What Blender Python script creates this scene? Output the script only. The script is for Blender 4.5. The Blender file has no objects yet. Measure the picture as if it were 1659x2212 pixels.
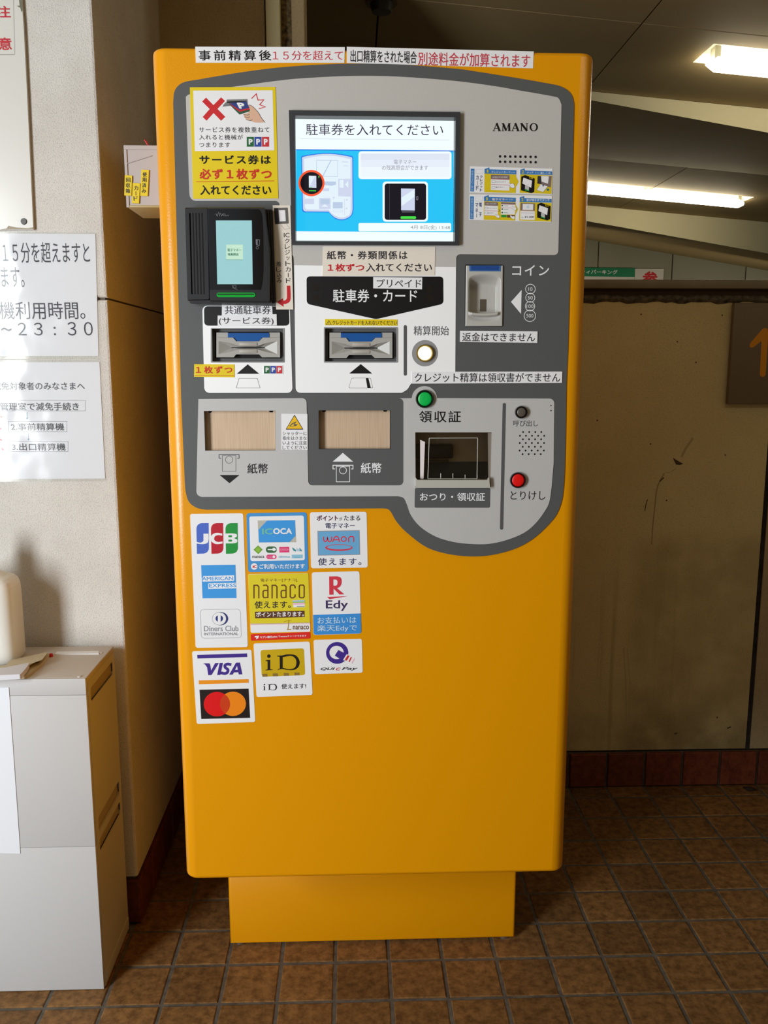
import bpy, bmesh, math, random
import numpy as np
from mathutils import Vector
from mathutils.geometry import tessellate_polygon

random.seed(7)
SC = bpy.context.scene
COL = SC.collection

# ---------------------------------------------------------------- camera
F_PX, PITCH, YAW, ROLL = 1875.17, .1683, .0339, .0001
CAM = np.array([-.0328, -1.3576, 1.1845])
FW = np.array([math.sin(YAW)*math.cos(PITCH), math.cos(YAW)*math.cos(PITCH), -math.sin(PITCH)])
RT = np.cross(FW, [0, 0, 1]); RT /= np.linalg.norm(RT); UP = np.cross(RT, FW)
cd = bpy.data.cameras.new('camera'); cam = bpy.data.objects.new('camera', cd); COL.objects.link(cam)
cam.location = CAM
cam.rotation_euler = (math.pi/2-PITCH, 0, -YAW)
cd.sensor_fit = 'VERTICAL'; cd.sensor_height = 24; cd.lens = F_PX/2212*24
cd.clip_start = .05; cd.clip_end = 100
SC.camera = cam

# ---------------------------------------------------------------- world, lights, exposure
w = bpy.data.worlds.new('world'); SC.world = w; w.use_nodes = True
bg = w.node_tree.nodes['Background']
bg.inputs[0].default_value = (.86, .93, 1.0, 1); bg.inputs[1].default_value = .42

def area(name, loc, to, sx, sy, power, color):
    l = bpy.data.lights.new(name, 'AREA'); l.shape = 'RECTANGLE'; l.size = sx; l.size_y = sy
    l.energy = power; l.color = color
    o = bpy.data.objects.new(name, l); COL.objects.link(o); o.location = loc
    o.rotation_euler = (Vector(to)-Vector(loc)).to_track_quat('-Z', 'Y').to_euler()
    return o
area('parking_row_light', (.9, 4.75, 1.70), (1.3, 5.7, 1.35), 1.6, .12, 4.5, (1, .9, .68))
area('parking_row_light', (3.0, 4.75, 1.6), (2.9, 5.7, 1.3), 1.6, .12, 3, (1, .9, .68))
area('right_wall_fill', (1.2, -.6, 2.1), (1.2, -.35, 0), 1.2, .15, 2.2, (1, .9, .7))  # added warm fill for the right wall, no known lamp there
area('daylight_opening', (-1.72, -1.72, 1.15), (-.1, .2, .9), .5, 1.5, 56, (.93, .97, 1.0))

SC.view_settings.view_transform = 'Standard'
SC.view_settings.look = 'None'
SC.view_settings.gamma = 1
SC.view_settings.use_curve_mapping = False
SC.view_settings.exposure = 0
SC.cycles.use_denoising = True
SC.cycles.max_bounces = 8
SC.cycles.sample_clamp_indirect = 4

# ---------------------------------------------------------------- a photo pixel's ray meets a plane of the place
def ray(x, y): return FW+RT*(x-829.5)/F_PX-UP*(y-1106)/F_PX
def ony(x, y, Y):
    d = ray(x, y); return CAM+d*(Y-CAM[1])/d[1]
def onz(x, y, Z=0.):
    d = ray(x, y); return CAM+d*(Z-CAM[2])/d[2]
def onx(x, y, X):
    d = ray(x, y); return CAM+d*(X-CAM[0])/d[0]
def crop(ox, oy, s): return lambda x, y: (ox+x*s, oy+y*s)
ID = lambda x, y: (x, y)
c1 = crop(310, 80, 500/1659); c2 = crop(610, 220, 400/1659); c3 = crop(980, 80, 340/1659)
c4 = crop(380, 430, 280/1408); c5 = crop(630, 520, 360/1659); c6 = crop(970, 530, 270/1659)
c7 = crop(390, 840, 490/1659); c8 = crop(840, 830, 420/1659); cA = crop(400, 1090, 280/1659)
cB = crop(400, 1380, 400/1659); cC = crop(520, 1090, 300/1659); cS = crop(1005, 350, 200/1659)
cX = crop(230, 280, 190/1659); cP = crop(0, 480, 400/1526); cN = crop(0, 0, 400/1659)
cK = crop(0, 1380, 320/1659); cW = crop(1220, 540, 439/1278); cG = crop(1240, 540, 419/1659)
cR = crop(1200, 0, 459/1450); cT = crop(580, 0, 1079/1659)
def M_(f, pts): return [f(*p) for p in pts]

# ---------------------------------------------------------------- materials
def s2l(c): return tuple((v/255/12.92 if v/255 <= .04045 else ((v/255+.055)/1.055)**2.4) for v in c)
MATS = {}
def mat(name, rgb=None, lin=None, rough=.5, metal=0, emit=0, spec=.5, coat=0, noise=None, bump=None, alpha=1, trans=0):
    """rgb = sRGB 0-255; noise = (scale, dark factor, light factor[, second colour rgb]); bump = (scale, strength)"""
    if name in MATS: return MATS[name]
    m = bpy.data.materials.new(name); m.use_nodes = True; MATS[name] = m
    nt = m.node_tree; b = nt.nodes['Principled BSDF']
    c = lin if lin else s2l(rgb)
    b.inputs['Base Color'].default_value = (*c, 1); b.inputs['Roughness'].default_value = rough
    b.inputs['Metallic'].default_value = metal; b.inputs['Specular IOR Level'].default_value = spec
    b.inputs['Coat Weight'].default_value = coat; b.inputs['Coat Roughness'].default_value = .15
    b.inputs['Transmission Weight'].default_value = trans
    if alpha < 1: b.inputs['Alpha'].default_value = alpha
    if emit:
        b.inputs['Base Color'].default_value = (0, 0, 0, 1); b.inputs['Specular IOR Level'].default_value = .2
        b.inputs['Emission Color'].default_value = (*c, 1); b.inputs['Emission Strength'].default_value = emit
    tc = nt.nodes.new('ShaderNodeTexCoord') if (noise or bump) else None
    gm = nt.nodes.new('ShaderNodeNewGeometry') if (noise or bump) else None
    if noise:
        n = nt.nodes.new('ShaderNodeTexNoise'); n.inputs['Scale'].default_value = noise[0]; n.inputs['Detail'].default_value = 6
        nt.links.new(gm.outputs['Position'], n.inputs['Vector'])
        r = nt.nodes.new('ShaderNodeValToRGB'); nt.links.new(n.outputs[0], r.inputs[0])
        r.color_ramp.elements[0].position = .3; r.color_ramp.elements[1].position = .7
        r.color_ramp.elements[0].color = (*[v*noise[1] for v in c], 1)
        c2_ = s2l(noise[3]) if len(noise) > 3 else [v*noise[2] for v in c]
        r.color_ramp.elements[1].color = (*c2_, 1)
        nt.links.new(r.outputs[0], b.inputs['Base Color'])
    if bump:
        n = nt.nodes.new('ShaderNodeTexNoise'); n.inputs['Scale'].default_value = bump[0]; n.inputs['Detail'].default_value = 4
        nt.links.new(gm.outputs['Position'], n.inputs['Vector'])
        bp = nt.nodes.new('ShaderNodeBump'); bp.inputs['Strength'].default_value = bump[1]; bp.inputs['Distance'].default_value = .002
        nt.links.new(n.outputs[0], bp.inputs['Height']); nt.links.new(bp.outputs[0], b.inputs['Normal'])
    return m

ORANGE = mat('orange_powder_coat', lin=(.80, .325, .0), rough=.27, spec=.5, bump=(420, .10))
DKGREY = mat('charcoal_overlay', (84, 86, 86), rough=.55)
LTGREY = mat('silver_overlay', (194, 191, 186), rough=.5, noise=(900, .94, 1.06))
LTGREY2 = mat('silver_overlay_lower', (192, 191, 189), rough=.5, noise=(900, .94, 1.06))
WHITEP = mat('white_overlay', (250, 251, 252), rough=.45)
BLACK = mat('black_print', (14, 12, 14), rough=.4)
INK = mat('dark_ink', (38, 34, 42), rough=.5)
GREYINK = mat('grey_ink', (82, 80, 84), rough=.5)
WHITE = mat('white_print', (238, 240, 242), rough=.5)
PAPER = mat('white_sticker', (240, 240, 242), rough=.35)
CREAM = mat('cream_sticker', (236, 226, 212), rough=.4)
RED = mat('red_print', (200, 20, 30), rough=.5)
PINKRED = mat('red_lettering', (205, 60, 75), rough=.5)
YEL = mat('yellow_sticker', (232, 205, 20), rough=.4)
BLUE = mat('blue_print', (70, 150, 215), rough=.4)
BLKPL = mat('black_plastic', (26, 26, 29), rough=.42, bump=(900, .05))
BLKGL = mat('black_glass', (6, 6, 8), rough=.12, coat=.5)
GRYPL = mat('grey_plastic', (172, 170, 164), rough=.4)
BEZEL = mat('dark_bezel', (52, 54, 58), rough=.45)
DARK = mat('dark_hollow', (16, 13, 12), rough=.8)
BLUPL = mat('blue_plastic', (28, 88, 160), rough=.25, coat=.3)
CHROME = mat('bare_metal', (170, 168, 160), rough=.3, metal=.9)

# ---------------------------------------------------------------- mesh building
WLOC = {}
def link(o, parent, wl):
    COL.objects.link(o); WLOC[o.name] = np.array(wl, float)
    if parent is not None:
        o.parent = parent; o.location = Vector(np.array(wl, float)-WLOC[parent.name])
    else: o.location = Vector(wl)
def tag(o, label=None, cat=None, group=None, kind=None):
    if label: o['label'] = label
    if cat: o['category'] = cat
    if group: o['group'] = group
    if kind: o['kind'] = kind
    return o
def thing(name, loc, label, cat, group=None):
    o = bpy.data.objects.new(name, None); o.empty_display_size = .05
    link(o, None, loc); return tag(o, label, cat, group)
class MB:
    def __init__(s): s.v = []; s.f = []; s.m = []; s.mats = []; s.sm = []
    def mi(s, m):
        if m not in s.mats: s.mats.append(m)
        return s.mats.index(m)
    def add(s, vs, fs, m, smooth=False):
        k = len(s.v); i = s.mi(m); s.v += [tuple(map(float, p)) for p in vs]
        for f in fs: s.f.append(tuple(k+a for a in f)); s.m.append(i); s.sm.append(smooth)
        return s
    def box(s, x0, x1, y0, y1, z0, z1, m):
        return s.add([(x0,y0,z0),(x1,y0,z0),(x1,y1,z0),(x0,y1,z0),(x0,y0,z1),(x1,y0,z1),(x1,y1,z1),(x0,y1,z1)],
                     [(0,1,5,4),(1,2,6,5),(2,3,7,6),(3,0,4,7),(4,5,6,7),(3,2,1,0)], m)
    def bevbox(s, x0, x1, y0, y1, z0, z1, m, r=.002, seg=2):
        bm = bmesh.new(); bmesh.ops.create_cube(bm, size=1)
        for v in bm.verts: v.co = Vector(((x0+x1)/2+v.co.x*(x1-x0), (y0+y1)/2+v.co.y*(y1-y0), (z0+z1)/2+v.co.z*(z1-z0)))
        bmesh.ops.bevel(bm, geom=bm.edges[:], offset=r, segments=seg, profile=.5, affect='EDGES')
        return s.bm(bm, m)
    def bm(s, bm, m, smooth=True):
        bm.verts.index_update()
        s.add([v.co for v in bm.verts], [[v.index for v in f.verts] for f in bm.faces], m, smooth); bm.free(); return s
    def prism(s, loops, y0, y1, m, axis='y', back=True, caps=True, side=None):
        """loops: outline then holes, each a list of (a,b); extruded along an axis from y0 (front) to y1"""
        def P(a, b, t): return {'y': (a, t, b), 'z': (a, b, t), 'x': (t, a, b)}[axis]
        tris = tessellate_polygon([[Vector((a, b, 0)) for a, b in L] for L in loops])
        flat = [p for L in loops for p in L]; n = len(flat)
        if caps: s.add([P(a, b, y0) for a, b in flat], tris, m)
        if back and y1 != y0: s.add([P(a, b, y1) for a, b in flat], [t[::-1] for t in tris], m)
        if y1 != y0:
            for L in loops:
                k = len(L)
                s.add([P(a, b, y0) for a, b in L]+[P(a, b, y1) for a, b in L], [(i, (i+1) % k, (i+1) % k+k, i+k) for i in range(k)], side or m)
        return s
    def loft(s, A, B, m, smooth=False, close=True):
        k = len(A)
        return s.add(list(A)+list(B), [(i, (i+1) % k, (i+1) % k+k, i+k) for i in range(k if close else k-1)], m, smooth)
    def cyl(s, c, r0, y0, y1, m, r1=None, n=28, axis='y', cap0=True, cap1=True, smooth=True):
        r1 = r0 if r1 is None else r1
        def P(a, b, t): return {'y': (c[0]+a, t, c[1]+b), 'z': (c[0]+a, c[1]+b, t), 'x': (t, c[0]+a, c[1]+b)}[axis]
        A = [P(r0*math.cos(2*math.pi*i/n), r0*math.sin(2*math.pi*i/n), y0) for i in range(n)]
        B = [P(r1*math.cos(2*math.pi*i/n), r1*math.sin(2*math.pi*i/n), y1) for i in range(n)]
        s.loft(A, B, m, smooth)
        if cap0: s.add(A, [tuple(range(n))], m)
        if cap1: s.add(B, [tuple(range(n))], m)
        return s
    def tube(s, pts, r, m, n=8):
        pts = [Vector(p) for p in pts]; rings = []
        for i, p in enumerate(pts):
            d = (pts[min(i+1, len(pts)-1)]-pts[max(i-1, 0)]).normalized()
            u = d.orthogonal().normalized(); v = d.cross(u)
            rings.append([p+u*r*math.cos(2*math.pi*k/n)+v*r*math.sin(2*math.pi*k/n) for k in range(n)])
        for a, b in zip(rings, rings[1:]): s.loft(a, b, m, True)
        s.add(rings[0], [tuple(range(n))], m); s.add(rings[-1], [tuple(range(n))], m); return s
    def build(s, name, parent=None, label=None, cat=None, group=None, kind=None, origin=None):
        V = np.array(s.v); lo, hi = V.min(0), V.max(0)
        c = (lo+hi)/2 if origin is None else np.array(origin)
        if parent is None and origin is None: c[2] = lo[2]
        me = bpy.data.meshes.new(name); me.from_pydata([tuple(p) for p in V-c], [], s.f)
        for m in s.mats: me.materials.append(m)
        me.polygons.foreach_set('material_index', s.m); me.polygons.foreach_set('use_smooth', s.sm); me.validate()
        o = bpy.data.objects.new(name, me); link(o, parent, c)
        return tag(o, label, cat, group, kind)
def fix_normals(o):
    bm = bmesh.new(); bm.from_mesh(o.data); bmesh.ops.remove_doubles(bm, verts=bm.verts, dist=1e-6)
    bmesh.ops.recalc_face_normals(bm, faces=bm.faces); bm.to_mesh(o.data); bm.free(); return o

def rnd(pts, r, n=5):
    """round the corners of a 2D polygon; r one radius or a list"""
    out = []; k = len(pts)
    for i in range(k):
        p = np.array(pts[i], float); a = np.array(pts[i-1], float)-p; b = np.array(pts[(i+1) % k], float)-p
        la, lb = np.linalg.norm(a), np.linalg.norm(b); rr = r[i] if isinstance(r, (list, tuple)) else r
        if rr <= 0: out.append(tuple(p)); continue
        t = min(rr, la*.49, lb*.49); pa, pb = p+a/la*t, p+b/lb*t
        for j in range(n+1):
            u = j/n; out.append(tuple((1-u)**2*pa+2*u*(1-u)*(p*.82+ (pa+pb)/2*.18)+u*u*pb))
    return out
def cr(P, n=4):
    """smooth open curve through points"""
    P = [np.array(p, float) for p in P]; Q = [2*P[0]-P[1]]+P+[2*P[-1]-P[-2]]; out = []
    for i in range(1, len(Q)-2):
        a, b, c, d = Q[i-1:i+3]
        for j in range(n):
            t = j/n; out.append(tuple(.5*((2*b)+(c-a)*t+(2*a-5*b+4*c-d)*t*t+(3*b-a-3*c+d)*t**3)))
    out.append(tuple(P[-1])); return out
def xz(pts, Y): return [tuple(ony(x, y, Y)[[0, 2]]) for x, y in pts]
def rectp(x0, y0, x1, y1): return [(x0, y0), (x1, y0), (x1, y1), (x0, y1)]
def circp(cx, cy, r, n=28, ry=None): return [(cx+r*math.cos(2*math.pi*i/n), cy+(ry or r)*math.sin(2*math.pi*i/n)) for i in range(n)]

TC = {}
def text_mesh(s, bold=0, shear=0, sp=1):
    k = (s, bold, shear, sp)
    if k not in TC:
        c = bpy.data.curves.new('lettering', 'FONT'); c.body = s; c.space_character = sp; c.shear = shear; c.resolution_u = 3
        o = bpy.data.objects.new('lettering', c); COL.objects.link(o); bpy.context.view_layer.update()
        me = bpy.data.meshes.new_from_object(o.evaluated_get(bpy.context.evaluated_depsgraph_get()))
        v = np.array([p.co[:2] for p in me.vertices]); fs = [tuple(p.vertices) for p in me.polygons]
        bpy.data.objects.remove(o); bpy.data.curves.remove(c); bpy.data.meshes.remove(me)
        if bold > 0:   # heavier strokes: shifted copies of the same outline
            n = len(v); sh = [(math.cos(t)*bold, math.sin(t)*bold) for t in (.4, 1.97, 3.54, 5.11)]
            if bold > .02: sh += [(0, 0)]
            fs = [tuple(i+n*q for i in f) for q in range(len(sh)) for f in fs]; v = np.concatenate([v+np.array(d) for d in sh])
            lv = np.repeat(np.arange(len(sh)), n)
        else: lv = np.zeros(len(v))
        v = v-v.min(0); v /= np.maximum(v.max(0), 1e-6); TC[k] = (np.c_[v, lv], fs)
    return TC[k]
class Pr:
    """flat print on a plane facing the viewer; coordinates in a crop of the photo"""
    def __init__(s, Y, f=ID, step=.00009): s.b = MB(); s.Y = Y; s.f = f; s.step = step; s.k = 0
    def mic(s): return 3e-6*(s.k % 12)*s.step/.00009
    def P(s, x, y, l=1): return ony(*s.f(x, y), s.Y-.00005-s.step*l)
    def poly(s, pts, m, l=1, holes=()):
        y = s.Y-.00005-s.step*l-s.mic(); s.k += 1
        L = [xz(M_(s.f, q), y) for q in (pts, *holes)]
        s.b.prism(L, y, y, m); return s
    def rect(s, x0, y0, x1, y1, m, r=0, l=1):
        q = rectp(x0, y0, x1, y1); return s.poly(rnd(q, r) if r else q, m, l)
    def frame(s, x0, y0, x1, y1, w_, m, r=0, l=1):
        a, b = rectp(x0, y0, x1, y1), rectp(x0+w_, y0+w_, x1-w_, y1-w_)
        if r: a, b = rnd(a, r), rnd(b, max(r-w_, .1))
        return s.poly(a, m, l, [b])
    def circ(s, cx, cy, r, m, l=1, n=28, ry=None): return s.poly(circp(cx, cy, r, n, ry), m, l)
    def ring(s, cx, cy, r, w_, m, l=1, n=32, ry=None):
        return s.poly(circp(cx, cy, r, n, ry), m, l, [circp(cx, cy, r-w_, n, (ry-w_) if ry else None)])
    def line(s, pts, w_, m, l=1):
        P = [np.array(q, float) for q in pts]; P = [P[0]]+[b for a, b in zip(P, P[1:]) if np.linalg.norm(b-a) > 1e-6]
        D = [(b-a)/np.linalg.norm(b-a) for a, b in zip(P, P[1:])]; P[0] = P[0]-D[0]*w_*.2; P[-1] = P[-1]+D[-1]*w_*.2; A, B = [], []
        for i, p in enumerate(P):
            d0, d1 = D[max(i-1, 0)], D[min(i, len(D)-1)]; n0, n1 = np.array([-d0[1], d0[0]]), np.array([-d1[1], d1[0]])
            n_ = n0+n1; n_ = n_/max(np.linalg.norm(n_), .3); n_ = n_*w_/2/max(.5, float(n_@n1)); A.append(tuple(p+n_)); B.append(tuple(p-n_))
        y = s.Y-.00005-s.step*l-s.mic(); s.k += 1; k = len(A)
        s.b.add([ony(*s.f(*q), y) for q in A+B], [(i, i+1, k+i+1, k+i) for i in range(k-1)], m)
        return s
    def text(s, t, x0, y0, x1, y1, m, bold=0, dy=0, l=3, shear=0, sp=1):
        v, fs = text_mesh(t, bold, shear, sp); ym = (y0+y1)/2; xm = (x0+x1)/2
        A = s.P(x0, ym, l); U = s.P(x1, ym+dy, l)-A; T = s.P(xm, y0+dy/2, l); B = s.P(xm, y1+dy/2, l)
        h = (T-B)[2]; un = U/np.linalg.norm(U); Vv = np.array([-un[2], 0, un[0]])*h
        s.b.add([A+U*a+Vv*(b-.5)-np.array([0, 1.4e-5*q+s.mic(), 0]) for a, b, q in v], fs, m); s.k += 1; return s
    def vtext(s, t, xa, ya, xb, yb, m, wid, bold=0, l=3):
        """characters stacked from (xa,ya) down to (xb,yb), wid wide"""
        n = len(t)
        for i, ch in enumerate(t):
            u0, u1 = i/n, (i+1)/n; cx = xa+(xb-xa)*(u0+u1)/2; cy0 = ya+(yb-ya)*u0; cy1 = ya+(yb-ya)*u1; h = cy1-cy0
            if ch == ' ': continue
            if ch in 'ー-': s.rect(cx-wid*.06, cy0+h*.15, cx+wid*.06, cy1-h*.1, m, l=l)
            elif ch in 'ッョャ': s.text(ch, cx-wid*.3, cy0+h*.25, cx+wid*.4, cy1-h*.12, m, bold, l=l)
            else: s.text(ch, cx-wid/2, cy0+h*.08, cx+wid/2, cy1-h*.08, m, bold, l=l)
        return s
    def done(s, name='printing', parent=None, label=None, **k): return s.b.build(name, parent, label, **k)
def slab(name, pts, Yf, Yb, m, parent, f=ID, r=0, holes=(), label=None):
    """flat plate cut to an outline of photo points, lying on the machine"""
    q = M_(f, pts)
    if r: q = rnd(q, r)
    L = [xz(q, Yf)]+[xz(h, Yf) for h in holes]
    return MB().prism(L, Yf, Yb, m).build(name, parent, label)

def FLAPM(name, bscale=0, bstr=0):
    m = bpy.data.materials.new(name); m.use_nodes = True; nt = m.node_tree; N = nt.nodes.new; Lk = nt.links.new
    tb = N('ShaderNodeBsdfTransparent'); gb = N('ShaderNodeBsdfGlossy'); gb.inputs['Roughness'].default_value = .10 if bscale else .05; fz = N('ShaderNodeFresnel'); fz.inputs[0].default_value = 1.28 if bscale else 1.5; ms = N('ShaderNodeMixShader')
    Lk(fz.outputs[0], ms.inputs[0]); Lk(tb.outputs[0], ms.inputs[1]); Lk(gb.outputs[0], ms.inputs[2]); Lk(ms.outputs[0], nt.nodes['Material Output'].inputs['Surface']); tb.inputs[0].default_value = (.97, .97, .96, 1)
    if bscale:
        g = N('ShaderNodeNewGeometry'); n = N('ShaderNodeTexNoise'); n.inputs['Scale'].default_value = bscale; n.inputs['Detail'].default_value = 2; Lk(g.outputs['Position'], n.inputs['Vector'])
        bp = N('ShaderNodeBump'); bp.inputs['Strength'].default_value = bstr; bp.inputs['Distance'].default_value = .006; Lk(n.outputs[0], bp.inputs['Height']); Lk(bp.outputs[0], gb.inputs['Normal'])
    return m
# ================================================================ SETTING
YW = .935
def structure(o): o['kind'] = 'structure'; return o

def wall_mat(name, c, dark, bscale=240, bstr=.5, sc=3.0, spots=True, lo=.55):
    m = bpy.data.materials.new(name); m.use_nodes = True; nt = m.node_tree; b = nt.nodes['Principled BSDF']; N = nt.nodes.new; Lk = nt.links.new
    g = N('ShaderNodeNewGeometry'); n = N('ShaderNodeTexNoise'); n.inputs['Scale'].default_value = sc; n.inputs['Detail'].default_value = 8; n.inputs['Roughness'].default_value = .65
    Lk(g.outputs['Position'], n.inputs['Vector'])
    r = N('ShaderNodeValToRGB'); r.color_ramp.elements[0].position = .32; r.color_ramp.elements[1].position = .62
    r.color_ramp.elements[0].color = (*s2l(dark), 1); r.color_ramp.elements[1].color = (*s2l(c), 1); Lk(n.outputs[0], r.inputs[0])
    n2 = N('ShaderNodeTexNoise'); n2.inputs['Scale'].default_value = bscale; n2.inputs['Detail'].default_value = 3; Lk(g.outputs['Position'], n2.inputs['Vector'])
    r2 = N('ShaderNodeValToRGB'); r2.color_ramp.elements[0].position = .28; r2.color_ramp.elements[1].position = .5
    r2.color_ramp.elements[0].color = (lo, lo, lo*1.05, 1); r2.color_ramp.elements[1].color = (1, 1, 1, 1); Lk(n2.outputs[0], r2.inputs[0])
    mx = N('ShaderNodeMix'); mx.data_type = 'RGBA'; mx.blend_type = 'MULTIPLY'; mx.inputs[0].default_value = 1 if spots else .4
    Lk(r.outputs[0], mx.inputs[6]); Lk(r2.outputs[0], mx.inputs[7]); Lk(mx.outputs[2], b.inputs['Base Color'])
    bp = N('ShaderNodeBump'); bp.inputs['Strength'].default_value = bstr; bp.inputs['Distance'].default_value = .003
    Lk(n2.outputs[0], bp.inputs['Height']); Lk(bp.outputs[0], b.inputs['Normal']); b.inputs['Roughness'].default_value = .9; b.inputs['Specular IOR Level'].default_value = .2
    return m
PILLAR = wall_mat('rough_cast_plaster', (219, 217, 211), (206, 203, 196), 420, .5, 5, lo=.74)
PLAS = wall_mat('stained_plaster', (222, 206, 156), (208, 190, 140), 260, .15, 2.2, spots=False)
PLAS2 = wall_mat('pale_plaster', (186, 168, 130), (168, 150, 114), 260, .15, 2.2, spots=False)
CEILM = mat('ceiling_board', (180, 156, 108), rough=.8, noise=(2.0, .85, 1.0))
BEAMM = mat('ceiling_beam_paint', (176, 166, 132), rough=.8, noise=(2.0, .9, 1.0))
SIDING = mat('grey_siding', (150, 148, 130), rough=.6, noise=(3, .9, 1))
MORTAR = mat('dark_grout', (100, 94, 84), rough=.95, noise=(60, .6, 1.2))
CONC = mat('parking_floor_concrete', (90, 84, 74), rough=.8, noise=(5, .8, 1.1))

def tile_mat(name, a, b_):
    m = bpy.data.materials.new(name); m.use_nodes = True; nt = m.node_tree; b = nt.nodes['Principled BSDF']; N = nt.nodes.new; Lk = nt.links.new
    g = N('ShaderNodeNewGeometry'); oi = N('ShaderNodeObjectInfo')
    n = N('ShaderNodeTexNoise'); n.inputs['Scale'].default_value = 55; n.inputs['Detail'].default_value = 9; n.inputs['Roughness'].default_value = .7; Lk(g.outputs['Position'], n.inputs['Vector'])
    r = N('ShaderNodeValToRGB'); r.color_ramp.elements[0].position = .36; r.color_ramp.elements[1].position = .62
    r.color_ramp.elements[0].color = (*s2l(a), 1); r.color_ramp.elements[1].color = (*s2l(b_), 1); Lk(n.outputs[0], r.inputs[0])
    n3 = N('ShaderNodeTexNoise'); n3.inputs['Scale'].default_value = 4; n3.inputs['Detail'].default_value = 3; Lk(g.outputs['Position'], n3.inputs['Vector'])
    h = N('ShaderNodeHueSaturation'); mr = N('ShaderNodeMapRange'); mr.inputs[3].default_value = .78; mr.inputs[4].default_value = 1.12; Lk(oi.outputs['Random'], mr.inputs[0])
    m2 = N('ShaderNodeMath'); m2.operation = 'MULTIPLY'; mr2 = N('ShaderNodeMapRange'); mr2.inputs[1].default_value = .35; mr2.inputs[2].default_value = .6; mr2.inputs[3].default_value = .84; mr2.inputs[4].default_value = 1.05
    Lk(n3.outputs[0], mr2.inputs[0]); Lk(mr.outputs[0], m2.inputs[0]); Lk(mr2.outputs[0], m2.inputs[1]); Lk(m2.outputs[0], h.inputs['Value']); Lk(r.outputs[0], h.inputs['Color'])
    Lk(h.outputs[0], b.inputs['Base Color']); b.inputs['Roughness'].default_value = .62; b.inputs['Specular IOR Level'].default_value = .3
    bp = N('ShaderNodeBump'); bp.inputs['Strength'].default_value = .35; bp.inputs['Distance'].default_value = .002; Lk(n.outputs[0], bp.inputs['Height']); Lk(bp.outputs[0], b.inputs['Normal'])
    return m
TILE = tile_mat('brown_quarry_tile', (98, 68, 36), (148, 108, 62))
TILER = tile_mat('red_brown_skirting_tile', (92, 42, 26), (124, 62, 38))

# floor: slab (grout) + tiles
floor = structure(MB().box(-4.0, 4.6, -4.5, 1.05, -.12, -.0022, MORTAR).build('floor', origin=(0, 0, 0)))
PT, OX, OY, TW = .1082, .7836, .8634, .0067
def tile_mesh(sx, sy, m, g=.0075, h=.006, bv=.0016):
    bm = bmesh.new(); hx, hy = (sx-g)/2, (sy-g)/2
    lo = [bm.verts.new((a*hx, b*hy, -h)) for a, b in ((-1,-1),(1,-1),(1,1),(-1,1))]
    mi = [bm.verts.new((a*hx, b*hy, -bv*.6)) for a, b in ((-1,-1),(1,-1),(1,1),(-1,1))]
    up = [bm.verts.new((a*(hx-bv), b*(hy-bv), 0)) for a, b in ((-1,-1),(1,-1),(1,1),(-1,1))]
    for A, B in ((lo, mi), (mi, up)):
        for i in range(4): bm.faces.new((A[i], A[(i+1) % 4], B[(i+1) % 4], B[i]))
    bm.faces.new(up); me = bpy.data.meshes.new('tile'); bm.to_mesh(me); bm.free(); me.materials.append(m); return me
TM = tile_mesh(PT, PT, TILE)
CUT = YW-OY-.004
TMC = tile_mesh(PT, CUT, TILE)
def floor_pt(i, j): return OX+i*PT*math.cos(TW)-j*PT*math.sin(TW), OY+i*PT*math.sin(TW)*0+j*PT*math.cos(TW)
for j in range(-9, 1):
    for i in range(-16, 4):
        x, y = floor_pt(i+.5, j+.5)
        if j == 0: y = OY+CUT/2
        if x < -.50 and y > .36: continue
        if j < -6 and x > 1.0: continue
        t = bpy.data.objects.new('tile', TMC if j == 0 else TM)
        link(t, floor, (x, y, random.uniform(-.0012, .0002))); t.rotation_euler = (random.uniform(-.004, .004), random.uniform(-.004, .004), TW*0)
fb = MB()
for j in range(-36, 1):
    for i in range(-34, 22):
        x, y = floor_pt(i+.5, j+.5)
        if x > 1.0+PT*0 and j >= -6 and i < 4: continue
        if j >= -9 and -16 <= i < 4 and not (j < -6 and x > 1.0): continue
        if x < -.5 and y > .36: continue
        if x > 2.5: continue
        h = (PT-.0075)/2; q = [(x-h, y-h), (x+h, y-h), (x+h, y+h), (x-h, y+h)]
        fb.add([(a, b, -.004) for a, b in q]+[(a, b, 0) for a, b in q], [(0,1,5,4),(1,2,6,5),(2,3,7,6),(3,0,4,7),(4,5,6,7)], TILE)
fb.build('floor_tiles', floor, kind='stuff')
structure(MB().box(-4.0, 6.5, 1.12, 6.2, -.12, 0, CONC).build('floor_far', origin=(1, 3, 0)))

# baseboard tiles along the low wall and round the pillar
bb = structure(MB().box(-.48, 2.3, YW-.006, YW+.0005, 0, .1, MORTAR).build('baseboard_back', origin=(0, YW, 0)))
def upright_tile(w_, h_, m, axis):
    b = MB(); t, bv = .010, .002
    A = [(-w_/2, -h_/2), (w_/2, -h_/2), (w_/2, h_/2), (-w_/2, h_/2)]; B = [(a*(1-2*bv/w_), c*(1-2*bv/h_)) for a, c in A]
    P = (lambda a, c, d: (a, -d, c)) if axis == 'y' else (lambda a, c, d: (d, a, c))
    lo = [P(a, c, 0) for a, c in A]; mi = [P(a, c, t-bv) for a, c in A]; up = [P(a, c, t) for a, c in B]
    b.loft(lo, mi, m); b.loft(mi, up, m); b.add(up, [(0, 1, 2, 3)], m); return b
utm = upright_tile(PT-.008, .098, TILER, 'y').build('tile', bb, origin=(0, 0, 0)); bpy.data.objects.remove(bpy.data.objects[utm.name]) if False else None
first = True
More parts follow.
